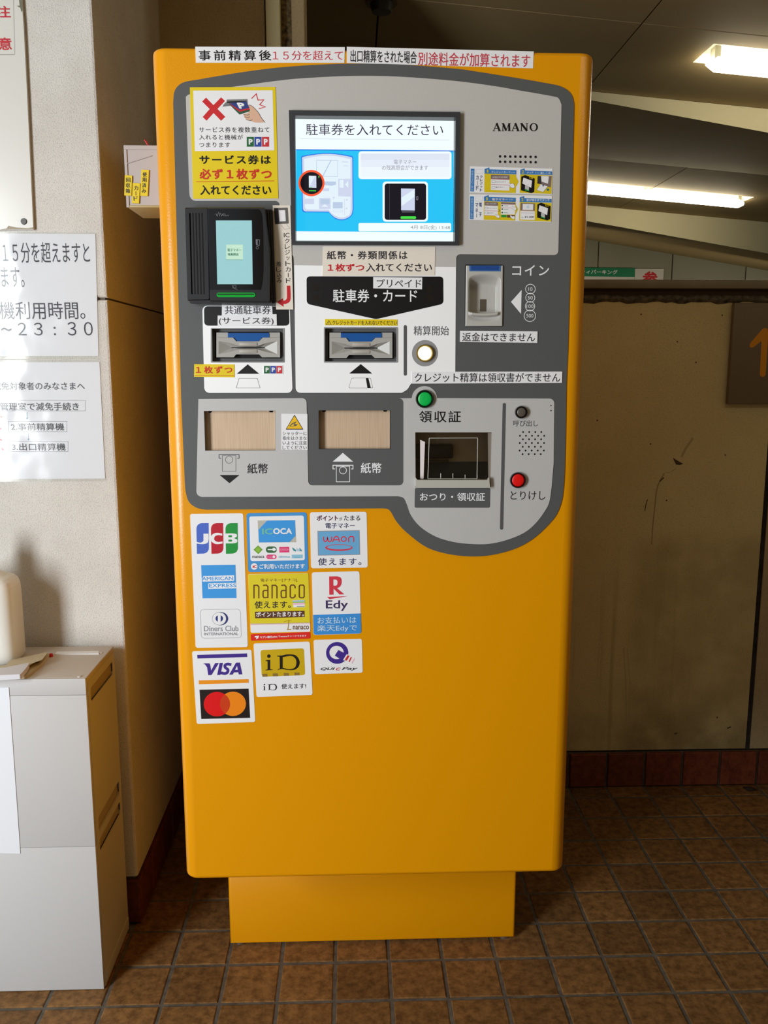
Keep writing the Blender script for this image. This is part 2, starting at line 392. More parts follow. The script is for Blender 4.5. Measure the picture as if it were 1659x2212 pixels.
for i in range(-12, 14):
    x = OX+(i+.5)*PT
    if x < -.42: continue
    if first: o = utm; o.parent = bb; o.location = Vector((x, YW-.006, .0515))-bb.location; first = False; continue
    o = bpy.data.objects.new('tile', utm.data); link(o, bb, (x, YW-.006+random.uniform(-.0006, .0006), .0515))

# pillar (left): two cast lifts with an open joint
PX, PY = -.501, .355
ZJ = ony(215, 645, PY)[2]
pil = structure(MB().box(-3.9, PX-.006, PY+.006, YW+.2, 0, 3.0, MORTAR).build('wall_left', origin=(-2, PY, 0)))
def pillar_lift(z0, z1):
    bm = bmesh.new(); bmesh.ops.create_cube(bm, size=1)
    for v in bm.verts: v.co = Vector((-3.9 if v.co.x < 0 else PX, PY if v.co.y < 0 else YW+.18, z0 if v.co.z < 0 else z1))
    ed = [e for e in bm.edges if all(v.co.x > -1 and v.co.y < PY+.01 for v in e.verts) or all(v.co.y < PY+.01 and min(abs(v.co.z-ZJ-.003), abs(v.co.z-ZJ+.003)) < .002 for v in e.verts)]
    bmesh.ops.bevel(bm, geom=ed, offset=.005, segments=2, profile=.5, affect='EDGES')
    return MB().bm(bm, PILLAR, False).build('plaster_block', pil)
pillar_lift(.108, ZJ-.002); pillar_lift(ZJ+.002, 3.0)
# skirting of the pillar
ptf = upright_tile(PT-.008, .098, TILER, 'y').build('tile', pil, origin=(0, 0, 0)); ptf.location = Vector((PX-PT/2+.008, PY+.004, .0515))-pil.location
for k in range(1, 4):
    o = bpy.data.objects.new('tile', ptf.data); link(o, pil, (PX-PT*(k+.5)+.008, PY+.004, .0515))
pts_ = upright_tile(PT-.008, .098, TILER, 'x').build('tile', pil, origin=(0, 0, 0)); pts_.location = Vector((PX-.004, PY+PT/2-.002, .0515))-pil.location
for k in range(1, 5):
    o = bpy.data.objects.new('tile', pts_.data); link(o, pil, (PX-.004, PY+PT*(k+.5)-.002, .0515))

# back wall behind the machine, pale post and rusty joint at its end
xs = [ony(x, 50, YW)[0] for x in (575, 606, 628, 658)]
structure(MB().box(PX, xs[0]-.004, YW, YW+.14, 0, 3.0, PLAS2).build('wall_back', origin=(-.3, YW, 0)))
POST = mat('pale_green_post_paint', (226, 222, 180), rough=.5)
structure(MB().bevbox(xs[0], xs[1], YW-.012, YW+.12, 1.30, 3.0, POST, .003).build('trim_1'))
RUST = mat('mottled_rust', (60, 48, 34), rough=.9, noise=(90, .35, 2.4, (150, 130, 90)), bump=(200, .6))
structure(MB().box(xs[1]+.001, xs[2], YW+.02, YW+.1, 1.30, 3.0, RUST).build('trim_2'))
structure(MB().bevbox(xs[2]+.001, xs[3], YW+.008, YW+.12, 1.30, 3.0, PLAS2, .004).build('trim_3'))

# low wall with seam, sealant line and metal cap
zc = [ony(1450, y, YW)[2] for y in (605, 624, 637, 653)]   # cap top, cap bottom, reveal bottom, sealant bottom
XS = 1.083
def low_wall_mat():
    m = PLAS.copy(); m.name = 'low_wall_plaster'; nt = m.node_tree; N = nt.nodes.new; Lk = nt.links.new
    b = nt.nodes['Principled BSDF']; src = b.inputs['Base Color'].links[0].from_socket
    g = N('ShaderNodeNewGeometry'); sp = N('ShaderNodeSeparateXYZ'); Lk(g.outputs['Position'], sp.inputs[0])
    def step(sock, a, c):
        r = N('ShaderNodeMapRange'); r.interpolation_type = 'SMOOTHSTEP'; r.inputs[1].default_value = a; r.inputs[2].default_value = c; Lk(sock, r.inputs[0]); return r.outputs[0]
    def mul(a, c):
        q = N('ShaderNodeMath'); q.operation = 'MULTIPLY'; Lk(a, q.inputs[0]); Lk(c, q.inputs[1]); return q.outputs[0]
    n = N('ShaderNodeTexNoise'); n.inputs['Scale'].default_value = 9; n.inputs['Detail'].default_value = 5; Lk(g.outputs['Position'], n.inputs['Vector'])
    grime = mul(mul(step(sp.outputs[0], .70, .76), step(sp.outputs[2], .76, .68)), step(n.outputs[0], .2, .7))
    low = mul(step(sp.outputs[2], .32, .10), step(n.outputs[0], .25, .6))
    mp = N('ShaderNodeMapping'); mp.inputs['Scale'].default_value = (26, 1, .7); Lk(g.outputs['Position'], mp.inputs[0])
    n2 = N('ShaderNodeTexNoise'); n2.inputs['Scale'].default_value = 1.0; n2.inputs['Detail'].default_value = 3; Lk(mp.outputs[0], n2.inputs['Vector'])
    run = mul(step(n2.outputs[0], .58, .72), step(sp.outputs[2], .8, .4))
    cur = src
    for fac, k in ((grime, .75), (low, .72), (run, .8)):
        mx = N('ShaderNodeMix'); mx.data_type = 'RGBA'; mx.blend_type = 'MULTIPLY'; Lk(fac, mx.inputs[0]); Lk(cur, mx.inputs[6]); mx.inputs[7].default_value = (k, k*.97, k*.92, 1); cur = mx.outputs[2]
    Lk(cur, b.inputs['Base Color']); return m
LOWW = low_wall_mat()
lw = structure(MB().box(xs[3]-.1, 2.5, YW+.012, YW+.16, .0, zc[2], MORTAR).build('wall_right', origin=(1, YW, 0)))
MB().bevbox(xs[3]-.08, XS-.006, YW, YW+.02, .104, zc[3]+.004, LOWW, .002).build('plaster_panel', lw)
MB().bevbox(XS+.006, 2.5, YW-.002, YW+.02, .104, zc[3]+.004, PLAS2, .002).build('plaster_panel', lw, 'paler plaster panel right of the dark joint')
# sealant: lumpy dark bead
sb = MB(); n = 160; rows = []
for k in range(n+1):
    x = xs[3]-.08+(2.5-xs[3]+.08)*k/n; a = .0022*math.sin(k*.9)+.002*math.sin(k*2.3+1)+random.uniform(-.0012, .0012)
    rows.append([(x, YW-.001, zc[3]-.001+a), (x, YW-.005, zc[3]+.004+a), (x, YW-.006+a*.5, (zc[2]+zc[3])/2+a), (x, YW-.003, zc[2]-.002+a*.6), (x, YW+.006, zc[2]+.001)])
SEAL = mat('dark_bitumen_sealant', (52, 46, 42), rough=.6, noise=(70, .4, 1.6, (112, 100, 76)), bump=(150, .6))
for a, b in zip(rows, rows[1:]): sb.loft(a, b, SEAL, True, close=False)
sb.build('sealant_bead', lw)
MB().box(xs[3]-.08, 2.5, YW+.004, YW+.10, zc[2], zc[1], mat('brown_reveal', (58, 40, 26), rough=.8)).build('reveal_strip', lw)
CAPM = mat('dull_aluminium_cap', (140, 130, 108), rough=.5, metal=.2, noise=(14, .85, 1.05))
structure(MB().bevbox(xs[3]-.09, 2.5, YW-.012, YW+.15, zc[1], zc[0], CAPM, .002).build('trim_4'))

# cracks and stains with their own shape on the low wall
CRK = mat('crack_dark', (84, 70, 46), rough=1); STN = mat('crack_stain', (186, 168, 124), rough=1)
p = Pr(YW-.0002, cW)
p.line(cr([(625, 1405), (600, 1450), (578, 1510), (568, 1600), (555, 1720), (546, 1850)], 3), 6, mat('crack_faint', (160, 142, 100), rough=1), 1)
p.poly([(680, 1306), (705, 1322), (745, 1345), (725, 1352), (700, 1350), (690, 1330)], CRK, 2)
p.line([(622, 1432), (596, 1456)], 7, CRK, 2).line([(700, 1375), (660, 1400), (635, 1400)], 4, STN, 1)
p.line([(805, 1185), (760, 1250), (735, 1300)], 14, STN, 1)
p.line([(520, 1570), (510, 1600), (504, 1640)], 5, CRK, 1)
for x, y in ((205, 1072), (540, 1220), (1010, 1290), (640, 1575), (825, 707), (480, 405), (708, 577), (990, 410)): p.circ(x, y, 5, CRK, 1, 8)
p.done('crack_marks', lw)
pw = Pr(YW-.0002, crop(1180, 1400, 479/1305))
pw.line([(455, 0), (468, 200), (472, 490)], 5, STN, 1).line([(478, 0), (492, 200), (488, 510)], 4, STN, 1)
pw.line([(755, 505), (770, 500)], 7, CRK).line([(1066, 472), (1085, 464)], 8, CRK).circ(1006, 408, 5, CRK, 1, 8)
pw.done('run_marks', lw)
# dark joint between the panels
JNT = mat('blackened_joint', (34, 30, 30), rough=1, noise=(50, .5, 2.2))
MB().box(XS-.006, XS+.006, YW+.001, YW+.012, .104, zc[3]+.002, JNT).build('wall_joint', lw)

# number plate on the low wall
PLT = mat('brown_grey_plate', (122, 106, 84), rough=.5); ORN = mat('amber_number', (225, 150, 10), rough=.5)
a = ony(1586, 660, YW-.02); b = ony(1574, 873, YW-.02)
pt = thing('sign_plate', (1.15, YW-.01, b[2]), 'square brown-grey plate with an amber number 1 under the wall cap', 'sign')
MB().bevbox((a[0]+b[0])/2, (a[0]+b[0])/2+.42, YW-.018, YW-.0025, b[2], zc[3]-.002, PLT, .002).build('plate', pt)
p = Pr(YW-.018, cW)
one = [(1163, 590), (1245, 495), (1262, 488), (1275, 495), (1280, 520), (1263, 785), (1253, 798), (1236, 798), (1226, 785), (1238, 572), (1180, 615), (1163, 612)]
p.poly(rnd(one, 8, 3), ORN, 1)
p.done('number', pt)

# ---------------- ceiling of the parking deck (falls towards the right)
def cz(x, k=.082): return 2.3-k*x
ceil = structure(MB().add([(x, y, cz(x)+d) for d in (.03, .2) for y in (-3.2, 4.35) for x in (-4.0, 6.0)],
    [(0, 1, 3, 2), (4, 6, 7, 5), (0, 4, 5, 1), (2, 3, 7, 6), (0, 2, 6, 4), (1, 5, 7, 3)], mat('ceiling_void', (30, 26, 20), rough=1)).build('ceiling', origin=(0, 0, 2.3)))
def onc(x, y):
    d = ray(x, y); t = (2.3-.082*CAM[0]-CAM[2])/(d[2]+.082*d[0]); return CAM+d*t
xa = onc(812, 100)[0]
YJ = 1.525; Y1 = 2.2; Y2 = 3.2; Y3 = 4.36
dX = .868-xa
def board(x0, x1, y0, y1, hole=None):
    g = .003; x0 += g; x1 -= g; y0 += g; y1 -= g; b = MB()
    loops = [[(x0, y0), (x1, y0), (x1, y1), (x0, y1)]]
    if hole: loops.append(hole)
    tris = tessellate_polygon([[Vector((a, c, 0)) for a, c in L] for L in loops]); flat = [q for L in loops for q in L]
    b.add([(a, c, cz(a)) for a, c in flat], tris, CEILM)
    for L in loops:
        k = len(L); b.add([(a, c, cz(a)) for a, c in L]+[(a, c, cz(a)+.03) for a, c in L], [(i, (i+1) % k, (i+1) % k+k, i+k) for i in range(k)], CEILM)
    return b.build('ceiling_panel', ceil)
# lamps sit in slots cut in the boards
L1 = (1.135, 2.36, 1.625, 1.80); L2 = (1.02, 2.23, 3.70, 3.86)
def hole_of(L): return [(L[0], L[2]), (L[1], L[2]), (L[1], L[3]), (L[0], L[3])]
xe = [-4.0, -2.6, -1.4, xa-2*0-.0, .868, .868+dX*2.2, 6.0]
xe = [-4.0, xa-2*dX, xa-dX, xa, .868, 2.6, 6.0]
for i in range(len(xe)-1):
    for y0, y1 in ((-3.2, -1.7), (-1.7, 0), (0, YJ), (YJ, Y1)):
        board(xe[i], xe[i+1], y0, y1, hole_of(L1) if (i == 4 and y0 == YJ) else None)
xf = [-4.0, -.5, 1.654-1.2, 1.654, 2.75, 3.9, 6.0]
for i in range(len(xf)-1):
    if i == 2: board(xf[2], xf[3], Y2, Y3, [(L2[0], L2[2]), (xf[3]-.004, L2[2]), (xf[3]-.004, L2[3]), (L2[0], L2[3])])
    elif i == 3: board(xf[3], xf[4], Y2, Y3, [(xf[3]+.004, L2[2]), (L2[1], L2[2]), (L2[1], L2[3]), (xf[3]+.004, L2[3])])
    else: board(xf[i], xf[i+1], Y2, Y3)
# tapering beams: a vertical face that deepens to the right, its soffit rising back to the boards
def beam(Ya, Yb, pl, pr, name, zb=None, zt=None):
    A = ony(*cR(*pl), Ya); B = ony(*cR(*pr), Ya); k = (B[2]-A[2])/(B[0]-A[0]); x0, x1 = -4.0, 6.0
    def low(x): return min(cz(x), A[2]+k*(x-A[0]))
    xi = x0; X = list(np.linspace(x0, x1, 60)); b = MB()
    top = [(x, Ya, cz(x)) for x in X]; lo = [(x, Ya, low(x)) for x in X]
    zb_ = (lambda x: cz(x)) if zb is None else zb
    bk = [(x, Yb, zb_(x)) for x in X]
    b.loft(top, lo, BEAMM, close=False); NR = 12; prev = lo
    for r_ in range(1, NR+1):
        cur = [tuple(np.array(a)*(1-r_/NR)+np.array(c)*r_/NR) for a, c in zip(lo, bk)]; b.loft(prev, cur, CEILM, True, close=False); prev = cur
    up = [(x, Ya, cz(x)+.15) for x in X]; ub = [(x, Yb, cz(x)+.15) for x in X]
    b.loft(bk, ub, CEILM, close=False); b.loft(ub, up, CEILM, close=False)
    return structure(b.build(name))
beam(Y1, Y2, (275, 690), (1450, 905), 'ceiling_beam')
YF = 5.7
fa = ony(*cR(245, 1622), YF); fb_ = ony(*cR(1250, 1795), YF); kf = (fb_[2]-fa[2])/(fb_[0]-fa[0])
beam(Y3, YF+.2, (250, 1515), (1450, 1730), 'ceiling_beam', zb=lambda x: fa[2]+kf*(x-fa[0]))
# far wall of siding panels, each a piece
fw = structure(MB().box(-4.0, 6.4, YF+.012, YF+.16, 0, 3.0, MORTAR).build('wall_far', origin=(1, YF, 0)))
jx = [ony(*cG(x, 150), YF)[0] for x in (203, 838, 1470)]
pw_ = (jx[2]-jx[0])/2; x = jx[0]-3*pw_
while x < 6.0:
    MB().bevbox(x+.004, x+pw_-.004, YF-.006, YF+.014, 0, 3.0, SIDING, .003).build('siding_panel', fw); x += pw_
structure(MB().box(6.0, 6.15, 1.12, YF+.2, 0, 3.0, PLAS2).build('wall_far_east', origin=(6, 3, 0)))
structure(MB().box(-4.15, -4.0, 1.12, YF+.2, 0, 3.0, PLAS2).build('wall_far_west', origin=(-4, 3, 0)))
structure(MB().box(2.5, 2.65, -3.2, YW+.16, 0, 3.0, PLAS2).build('wall_east', origin=(2.6, -1, 0)))

structure(MB().box(-.55, 2.65, -3.25, -3.1, 0, 3.0, PLAS2).build('wall_south', origin=(1, -3.2, 0)))
# fluorescent lamps
TUBE = mat('lit_tube', lin=(1.0, .92, .72), emit=21)
LAMPB = mat('lamp_housing', (190, 186, 165), rough=.5)
def lamp(L, label, ty):
    x0, x1, y0, y1 = L; xm, ym = (x0+x1)/2, (y0+y1)/2
    t = thing('ceiling_light', (xm, ym, cz(xm)), label, 'light', 'recessed tube lights in the parking ceiling')
    b = MB(); lo = [(x, y, cz(x)) for x, y in hole_of(L)]; hi = [(x, y, cz(x)+.028) for x, y in hole_of((x0+.012, x1-.012, y0+.012, y1-.012))]
    b.loft(lo, hi, LAMPB); b.add(hi, [(0, 1, 2, 3)], LAMPB); b.build('housing', t)
    b = MB()
    n = 14; r = .026; rings = []
    for u in (0, .012, .03, *np.linspace(.08, 1.13, 6), 1.18-.03, 1.18-.012, 1.18):
        x = x0+.02+u*(x1-x0-.04)/1.18; e = min(u, 1.18-u); rr = r*min(1, math.sqrt(max(e, .004)/.03))
        rings.append([(x, ty+rr*math.cos(2*math.pi*k/n), cz(x)-.022+rr*math.sin(2*math.pi*k/n)) for k in range(n)])
    for a, c in zip(rings, rings[1:]): b.loft(a, c, TUBE, True)
    b.add(rings[0], [tuple(range(n))], TUBE).add(rings[-1], [tuple(range(n))], TUBE); b.build('tube', t)
    for xx in (x0+.05, x1-.05): MB().box(xx-.01, xx+.01, ty-.02, ty+.02, cz(xx)-.012, cz(xx)+.03, LAMPB).build('lamp_holder', t)
lamp(L1, 'nearer tube light in front of the first tapering beam, above the number plate', 1.73)
lamp(L2, 'farther tube light between the two tapering beams, ending beside the machine', 3.79)

# round dark sensor at a ceiling joint
q = onc(824, 4)
t = thing('ceiling_sensor', (q[0], q[1], cz(q[0])), 'small dark round sensor on a ceiling joint above the machine', 'sensor')
MB().cyl((q[0], q[1]), .05, cz(q[0])-.006, cz(q[0])+.004, mat('amber_ring', (96, 66, 26), rough=.5), axis='z').build('mounting_ring', t)
MB().cyl((q[0], q[1]), .030, cz(q[0])-.030, cz(q[0])-.006, mat('sensor_dark', (40, 34, 26), rough=.5), r1=.036, axis='z').build('sensor_head', t)

# green and white sign on the far wall
GRN = mat('green_sign', (0, 128, 84), rough=.5)
YS = YF-.03
a = ony(*cG(-260, 150), YS); b = ony(*cG(521, 155), YS); c = ony(*cG(768, 162), YS); zt = (a[2]*0+b[2]); zb = zt-.62
t = thing('parking_sign', ((a[0]+c[0])/2, YS, zb), 'green and white sign board on the far wall, seen over the low wall', 'sign')
MB().box(a[0], b[0], YS, YF-.007, zb, zt, mat('sign_board_white', (214, 208, 200), rough=.5)).build('green_board', t)
MB().box(b[0]+.002, c[0], YS, YF-.007, zb, zt-.005, MATS['sign_board_white']).build('white_board', t)
p = Pr(YS, cG)
zg = [ony(*cG(300, y), YS) for y in (152, 226)]
p.poly([(-258, 146), (521, 155), (520, 231), (-258, 222)], GRN, 1)
p.text('シティパーキング', 10, 165, 372, 204, WHITE, .02, dy=6, l=2)
p.done('printing', t)
p = Pr(YS, cG)
p.text('参', 584, 180, 716, 300, RED, .035, dy=3, l=2)
p.done('printing', t)

# ================================================================ PAYMENT MACHINE
W2, ZB, ZT = .325, .3229, 1.6366
H_ = {}   # holes in photo pixels
H_['display'] = M_(c2, [(108, 118), (1556, 132), (1548, 1258), (116, 1252)])
H_['slot_a'] = rnd(M_(c4, [(390, 1410), (1165, 1412), (1172, 1765), (395, 1765)]), 1)
H_['slot_b'] = rnd(M_(c5, [(332, 872), (1043, 872), (1043, 1202), (332, 1202)]), 1)
H_['coin'] = rnd(M_(c6, [(213, 256), (724, 258), (716, 1082), (208, 1076)]), 2.5)
H_['shut_a'] = M_(c7, [(171, 162), (693, 159), (695, 450), (180, 452)])
H_['shut_b'] = M_(c7, [(1010, 157), (1532, 157), (1532, 440), (1012, 440)])
H_['receipt'] = M_(c8, [(225, 411), (878, 411), (868, 880), (228, 880)])

mach = thing('payment_machine', (0, .45, 0), 'tall orange car park payment machine with grey panel, screen and card stickers', 'machine')
# cabinet body
bm = bmesh.new(); bmesh.ops.create_cube(bm, size=1)
for v in bm.verts: v.co = Vector((v.co.x*2*W2, 0 if v.co.y < 0 else .905, ZB if v.co.z < 0 else ZT))
ve = [e for e in bm.edges if abs(e.verts[0].co.z-e.verts[1].co.z) > .1 and e.verts[0].co.y < .1]
bmesh.ops.bevel(bm, geom=ve, offset=.023, segments=8, profile=.5, affect='EDGES')
he = [e for e in bm.edges if abs(e.verts[0].co.z-e.verts[1].co.z) < 1e-4 and not (e.verts[0].co.y > .8 and e.verts[1].co.y > .8)]
bmesh.ops.bevel(bm, geom=he, offset=.0065, segments=3, profile=.5, affect='EDGES')
ff = [f for f in bm.faces if abs(f.normal.y+1) < .01 and f.calc_area() > .3]
loop = [(v.co.x, v.co.z) for v in ff[0].verts]; bmesh.ops.delete(bm, geom=ff, context='FACES_ONLY')
body = MB().bm(bm, ORANGE)
body.prism([loop]+[xz(h, 0) for h in H_.values()], 0, 0, ORANGE)
body.build('cabinet', mach)
# plinth
pl = thing
a0, a1 = -.2957, .2957
bm = bmesh.new(); bmesh.ops.create_cube(bm, size=1)
for v in bm.verts: v.co = Vector((v.co.x*2*a1, .27 if v.co.y < 0 else .895, .004 if v.co.z < 0 else ZB-.0005))
bmesh.ops.bevel(bm, geom=[e for e in bm.edges if all(v.co.y < .3 for v in e.verts) and not all(v.co.z > .1 for v in e.verts)], offset=.006, segments=3, profile=.5, affect='EDGES')
MB().bm(bm, ORANGE).build('plinth', mach)
q = onz(523, 2046)
MB().cyl((a0+.02, .285), .012, 0, .012, CHROME, axis='z').build('levelling_foot', mach, 'bright metal foot under the plinth')
MB().cyl((a1-.02, .285), .012, 0, .012, CHROME, axis='z').build('levelling_foot', mach)

# ---- overlays
outer = (cr([(391, 855), (373.5, 225)], 1)[:1] + cr([(374, 222), (376, 200), (384, 186), (399, 177), (430, 171.5), (461, 166), (536, 154), (611, 145), (702, 139), (762, 137.5), (860, 139), (980, 148), (1031, 155), (1113, 168), (1190, 181.5), (1212, 187), (1227, 196), (1236, 208), (1240, 226)], 4)
         + [(1234, 500), (1227, 750)] + cr([(1223.6, 830), (1221, 982), (1217, 1060), (1209, 1096), (1194, 1123), (1156.5, 1160), (1118, 1183), (1072, 1197), (1027, 1202), (975, 1198), (923, 1183), (878, 1150), (856, 1126), (845, 1107), (838, 1100), (828, 1098)], 4)
         + cr([(445, 1101), (425, 1097), (408, 1084), (401, 1062), (399, 1040)], 4))
slab('front_overlay', outer, -.0015, 0, DKGREY, mach, holes=list(H_.values()), label='charcoal grey panel sheet')
gA = (cr([(409, 416), (402, 230), (403, 208), (412, 203)], 3) + cr([(479, 191), (521, 185), (611, 173), (671, 168), (762, 164), (860, 165.5), (980, 174.5), (1068, 186), (1123, 195.5), (1194, 208), (1207, 213), (1213, 226)], 4)
      + rnd([(1213, 230), (1206, 551), (985.5, 549), (985.5, 577), (635.5, 573), (634, 549), (606, 548.5), (604, 434), (424, 434)], [0, 9, 9, 0, 0, 8, 0, 9, 0])[1:] + [(418, 433), (413, 429.5), (410, 424)])
spk = [circp(*c3(490+53.6*k, y+.8*k), 3.0, 10) for y in (1258, 1314) for k in range(8)]
slab('silver_panel', gA, -.0023, -.0015, LTGREY, mach, holes=[H_['display']]+spk)
MB().prism([xz([c3(470, 1240), c3(885, 1240), c3(885, 1338), c3(470, 1338)], -.00155)], -.00155, -.0015, DARK).build('speaker_backing', mach, 'black sheet that makes the sound holes look dark')  # black sheet put behind the holes in place of their inner shade
gB = [(635.4, 572.5), (985, 576.5), (984, 803), (905, 806), (893, 822), (880, 842), (869, 848.5)] 
gB = rnd([(635.4, 573), (985, 577), (983.5, 803)], 0)+cr([(925, 806), (905, 812), (888, 829), (880, 841), (868, 848.5)], 3)+rnd([(868, 848.5), (638.8, 848.5), (635.4, 573)], [0, 10, 0])[1:-1]
slab('white_panel', gB, -.0023, -.0015, WHITEP, mach, holes=[H_['slot_b']])
gC = rnd([(437, 660), (626, 662), (632, 848.7), (441.5, 848.7)], 11)
slab('white_panel', gC, -.0023, -.0015, WHITEP, mach, holes=[H_['slot_a']])
bump_ = [(917+27.5*math.cos(a), 861.5+27.5*math.sin(a)) for a in np.linspace(math.pi*1.02, math.pi*1.98, 16)]
gD = (rnd([(418.5, 862), (662, 860), (666, 1048.5), (871.5, 1048.5), (871.6, 860.5)], [10, 9, 9, 9, 9]) + [(888, 860)] + bump_ +
      rnd([(946, 860), (1197.5, 861), (1196, 1000)], [0, 10, 0]) + cr([(1192, 1048), (1187, 1083), (1177, 1104), (1156.5, 1131), (1131, 1151.6), (1093, 1167), (1055, 1175), (1017, 1175), (979, 1170.6), (941, 1159), (908, 1138), (888, 1113.6), (879, 1090), (872, 1076), (860, 1072)], 4) +
      rnd([(860, 1072), (424.5, 1073.5), (418.5, 862)], [0, 12, 0])[1:-1])
sph = []
for r_, y in enumerate((408, 440, 470, 502, 534, 566, 597)):
    xs_ = (1146, 1198, 1250, 1301) if r_ % 2 == 0 else (1120, 1171, 1223, 1275, 1327)
    for x in xs_: sph.append(circp(*c8(x-r_*.8, y), 2.2, 8))
sph += [circp(*c8(1384, y), 1.6, 8) for y in (182, 225)]
slab('silver_panel', gD, -.0023, -.0015, LTGREY2, mach, holes=[H_['shut_a'], H_['receipt']]+sph)
MB().prism([xz([c8(1100, 390), c8(1345, 390), c8(1345, 612), c8(1100, 612)], -.00155)], -.00155, -.0015, DARK).build('speaker_backing', mach)
MB().prism([xz([c8(1372, 170), c8(1396, 170), c8(1396, 238), c8(1372, 238)], -.00155)], -.00155, -.0015, DARK).build('microphone_backing', mach)

# panel printing
L0 = -.0023
def amano(p, x0, y0, x1, y1, m):
    h = y1-y0
    def L_(strokes, serifs, ox, wd):
        for (ax, ay, bx, by, t) in strokes: p.line([(ox+ax*wd, y0+ay*h), (ox+bx*wd, y0+by*h)], t*h, m, 1)
        for (ax, ay, bx) in serifs: p.line([(ox+ax*wd, y0+ay*h), (ox+bx*wd, y0+ay*h)], .07*h, m, 1)
    u = (x1-x0)/5.0
    AA = ([(.48, .03, .14, .95, .09), (.48, .03, .80, .95, .24), (.25, .66, .68, .66, .08)], [(.02, .965, .30), (.60, .965, .98)])
    NN = ([(.18, .04, .18, .96, .1), (.82, .04, .82, .96, .1), (.18, .05, .80, .93, .26)], [(.04, .04, .3), (.68, .04, .96), (.04, .965, .32)])
    MM = ([(.16, .05, .14, .96, .1), (.18, .06, .48, .9, .24), (.80, .06, .48, .9, .09), (.82, .05, .84, .95, .25)], [(.02, .04, .26), (.74, .04, .98), (.02, .965, .28), (.68, .965, 1.0)])
    L_(*AA, x0, u*.98); L_(*MM, x0+u*1.0, u*1.02); L_(*AA, x0+u*2.05, u*.98); L_(*NN, x0+u*3.02, u*.94)
    cx, cy = x1-u*.46, (y0+y1)/2
    p.poly(circp(cx, cy, u*.46, 28, h*.52), m, 1, [circp(cx, cy, u*.27, 28, h*.42)])
p = Pr(L0, c3); amano(p, 408, 908, 888, 992, BLACK); p.done('maker_lettering', mach, 'black serif lettering AMANO')
p = Pr(L0, c5)
p.text('精算開始', 1215, 848, 1565, 942, GREYINK)
p.rect(1115, 840, 1148, 1343, DKGREY, 16)
p.poly([(573, 1322), (688, 1228), (802, 1322)], BLACK)
tk = rnd([(597, 1366), (786, 1366), (809, 1467), (566, 1467)], 12)
p.poly(tk, GREYINK, 1).poly([(a*1+(0), b) for a, b in rnd([(599, 1369), (784, 1369), (806, 1464), (570, 1464)], 12)], WHITEP, 2).poly([(738, 1369), (764, 1369), (788, 1464), (754, 1464)], BLACK, 3)
p.done('printing', mach)
p = Pr(L0, c4)
p.poly([(660, 1898), (780, 1795), (905, 1898)], BLACK)
p.poly([(685, 1946), (885, 1946), (916, 2053), (652, 2053)], GREYINK, 1, [[(688, 1949), (882, 1949), (911, 2050), (657, 2050)]])
p.done('printing', mach)
def note_icon(p, x, y, m, lw_):
    # banknote in a slot
    p.poly([(x-76, y), (x+76, y), (x+76, y+32), (x+58, y+32), (x+58, y+27), (x+70, y+27), (x+70, y+6), (x-70, y+6), (x-70, y+27), (x-58, y+27), (x-58, y+32), (x-76, y+32)], m)
    p.frame(x-51, y+8, x+51, y+126, lw_, m); p.ring(x, y+40, 28, lw_, m)
p = Pr(L0, c7); note_icon(p, 355, 478, GREYINK, 3)
p.poly([(285, 630), (431, 630), (358, 690)], BLACK); p.text('紙幣', 488, 545, 638, 620, INK, .01)
p.done('printing', mach)
p = Pr(-.0015, c7); note_icon(p, 1188, 556, WHITE, 4.5); p.poly([(1113, 532), (1262, 532), (1187, 468)], WHITE); p.text('紙幣', 1318, 540, 1470, 617, WHITE, .012)
p.done('printing', mach)
p = Pr(L0, c8)
p.text('領収証', 258, 226, 614, 326, BLACK, .008, sp=1.18)
p.text('呼び出し', 1062, 308, 1272, 360, GREYINK); p.text('とりけし', 1038, 912, 1336, 986, INK)
p.poly(rnd([(971, 160), (1000, 160), (976, 1241), (947, 1241)], 13), DKGREY)
p.poly(rnd([(222, 884), (866, 884), (863, 1054), (219, 1054)], 14), DKGREY)
p.text('おつり・領収証', 265, 925, 820, 996, WHITE, .012)
p.done('printing', mach)
p = Pr(-.0015, c6)
p.text('コイン', 838, 262, 1328, 402, WHITE, .012, sp=1.15)
p.poly([(822, 750), (963, 592), (955, 910)], WHITE)
for cx, cy, r_, s_, hw in ((1080, 580, 68, '10', 28), (1078, 695, 64, '50', 33), (1075, 808, 66, '100', 46), (1073, 935, 80, '500', 46)):
    p.ring(cx, cy, r_, 8, WHITE); p.text(s_, cx-hw, cy-24, cx+hw, cy+24, WHITE, 0)
p.done('printing', mach)

# black badges
bd = slab('badge', [(305, 1165), (1226, 1168), (1232, 1375), (308, 1375)], -.0027, -.0023, BLACK, mach, c4, 8)
bpts = rnd(M_(c5, [(148, 355), (1508, 357), (1510, 628), (840, 781), (150, 628)]), [7, 7, 7, 4, 7])
bd2 = slab('badge', bpts, -.0027, -.0023, BLACK, mach)
p = Pr(-.0027, c5); p.text('駐車券・カード', 410, 484, 1250, 613, WHITE, .012)
DKD = mat('unlit_lamp_dot', (30, 25, 20), rough=.3)
p.done('lettering', bd2)
for x, y in ((243, 472), (243, 570), (1375, 480), (1375, 572)): p = Pr(-.0027, c5); p.circ(x, y, 34, DKD); p.done('unlit_dot', bd2)

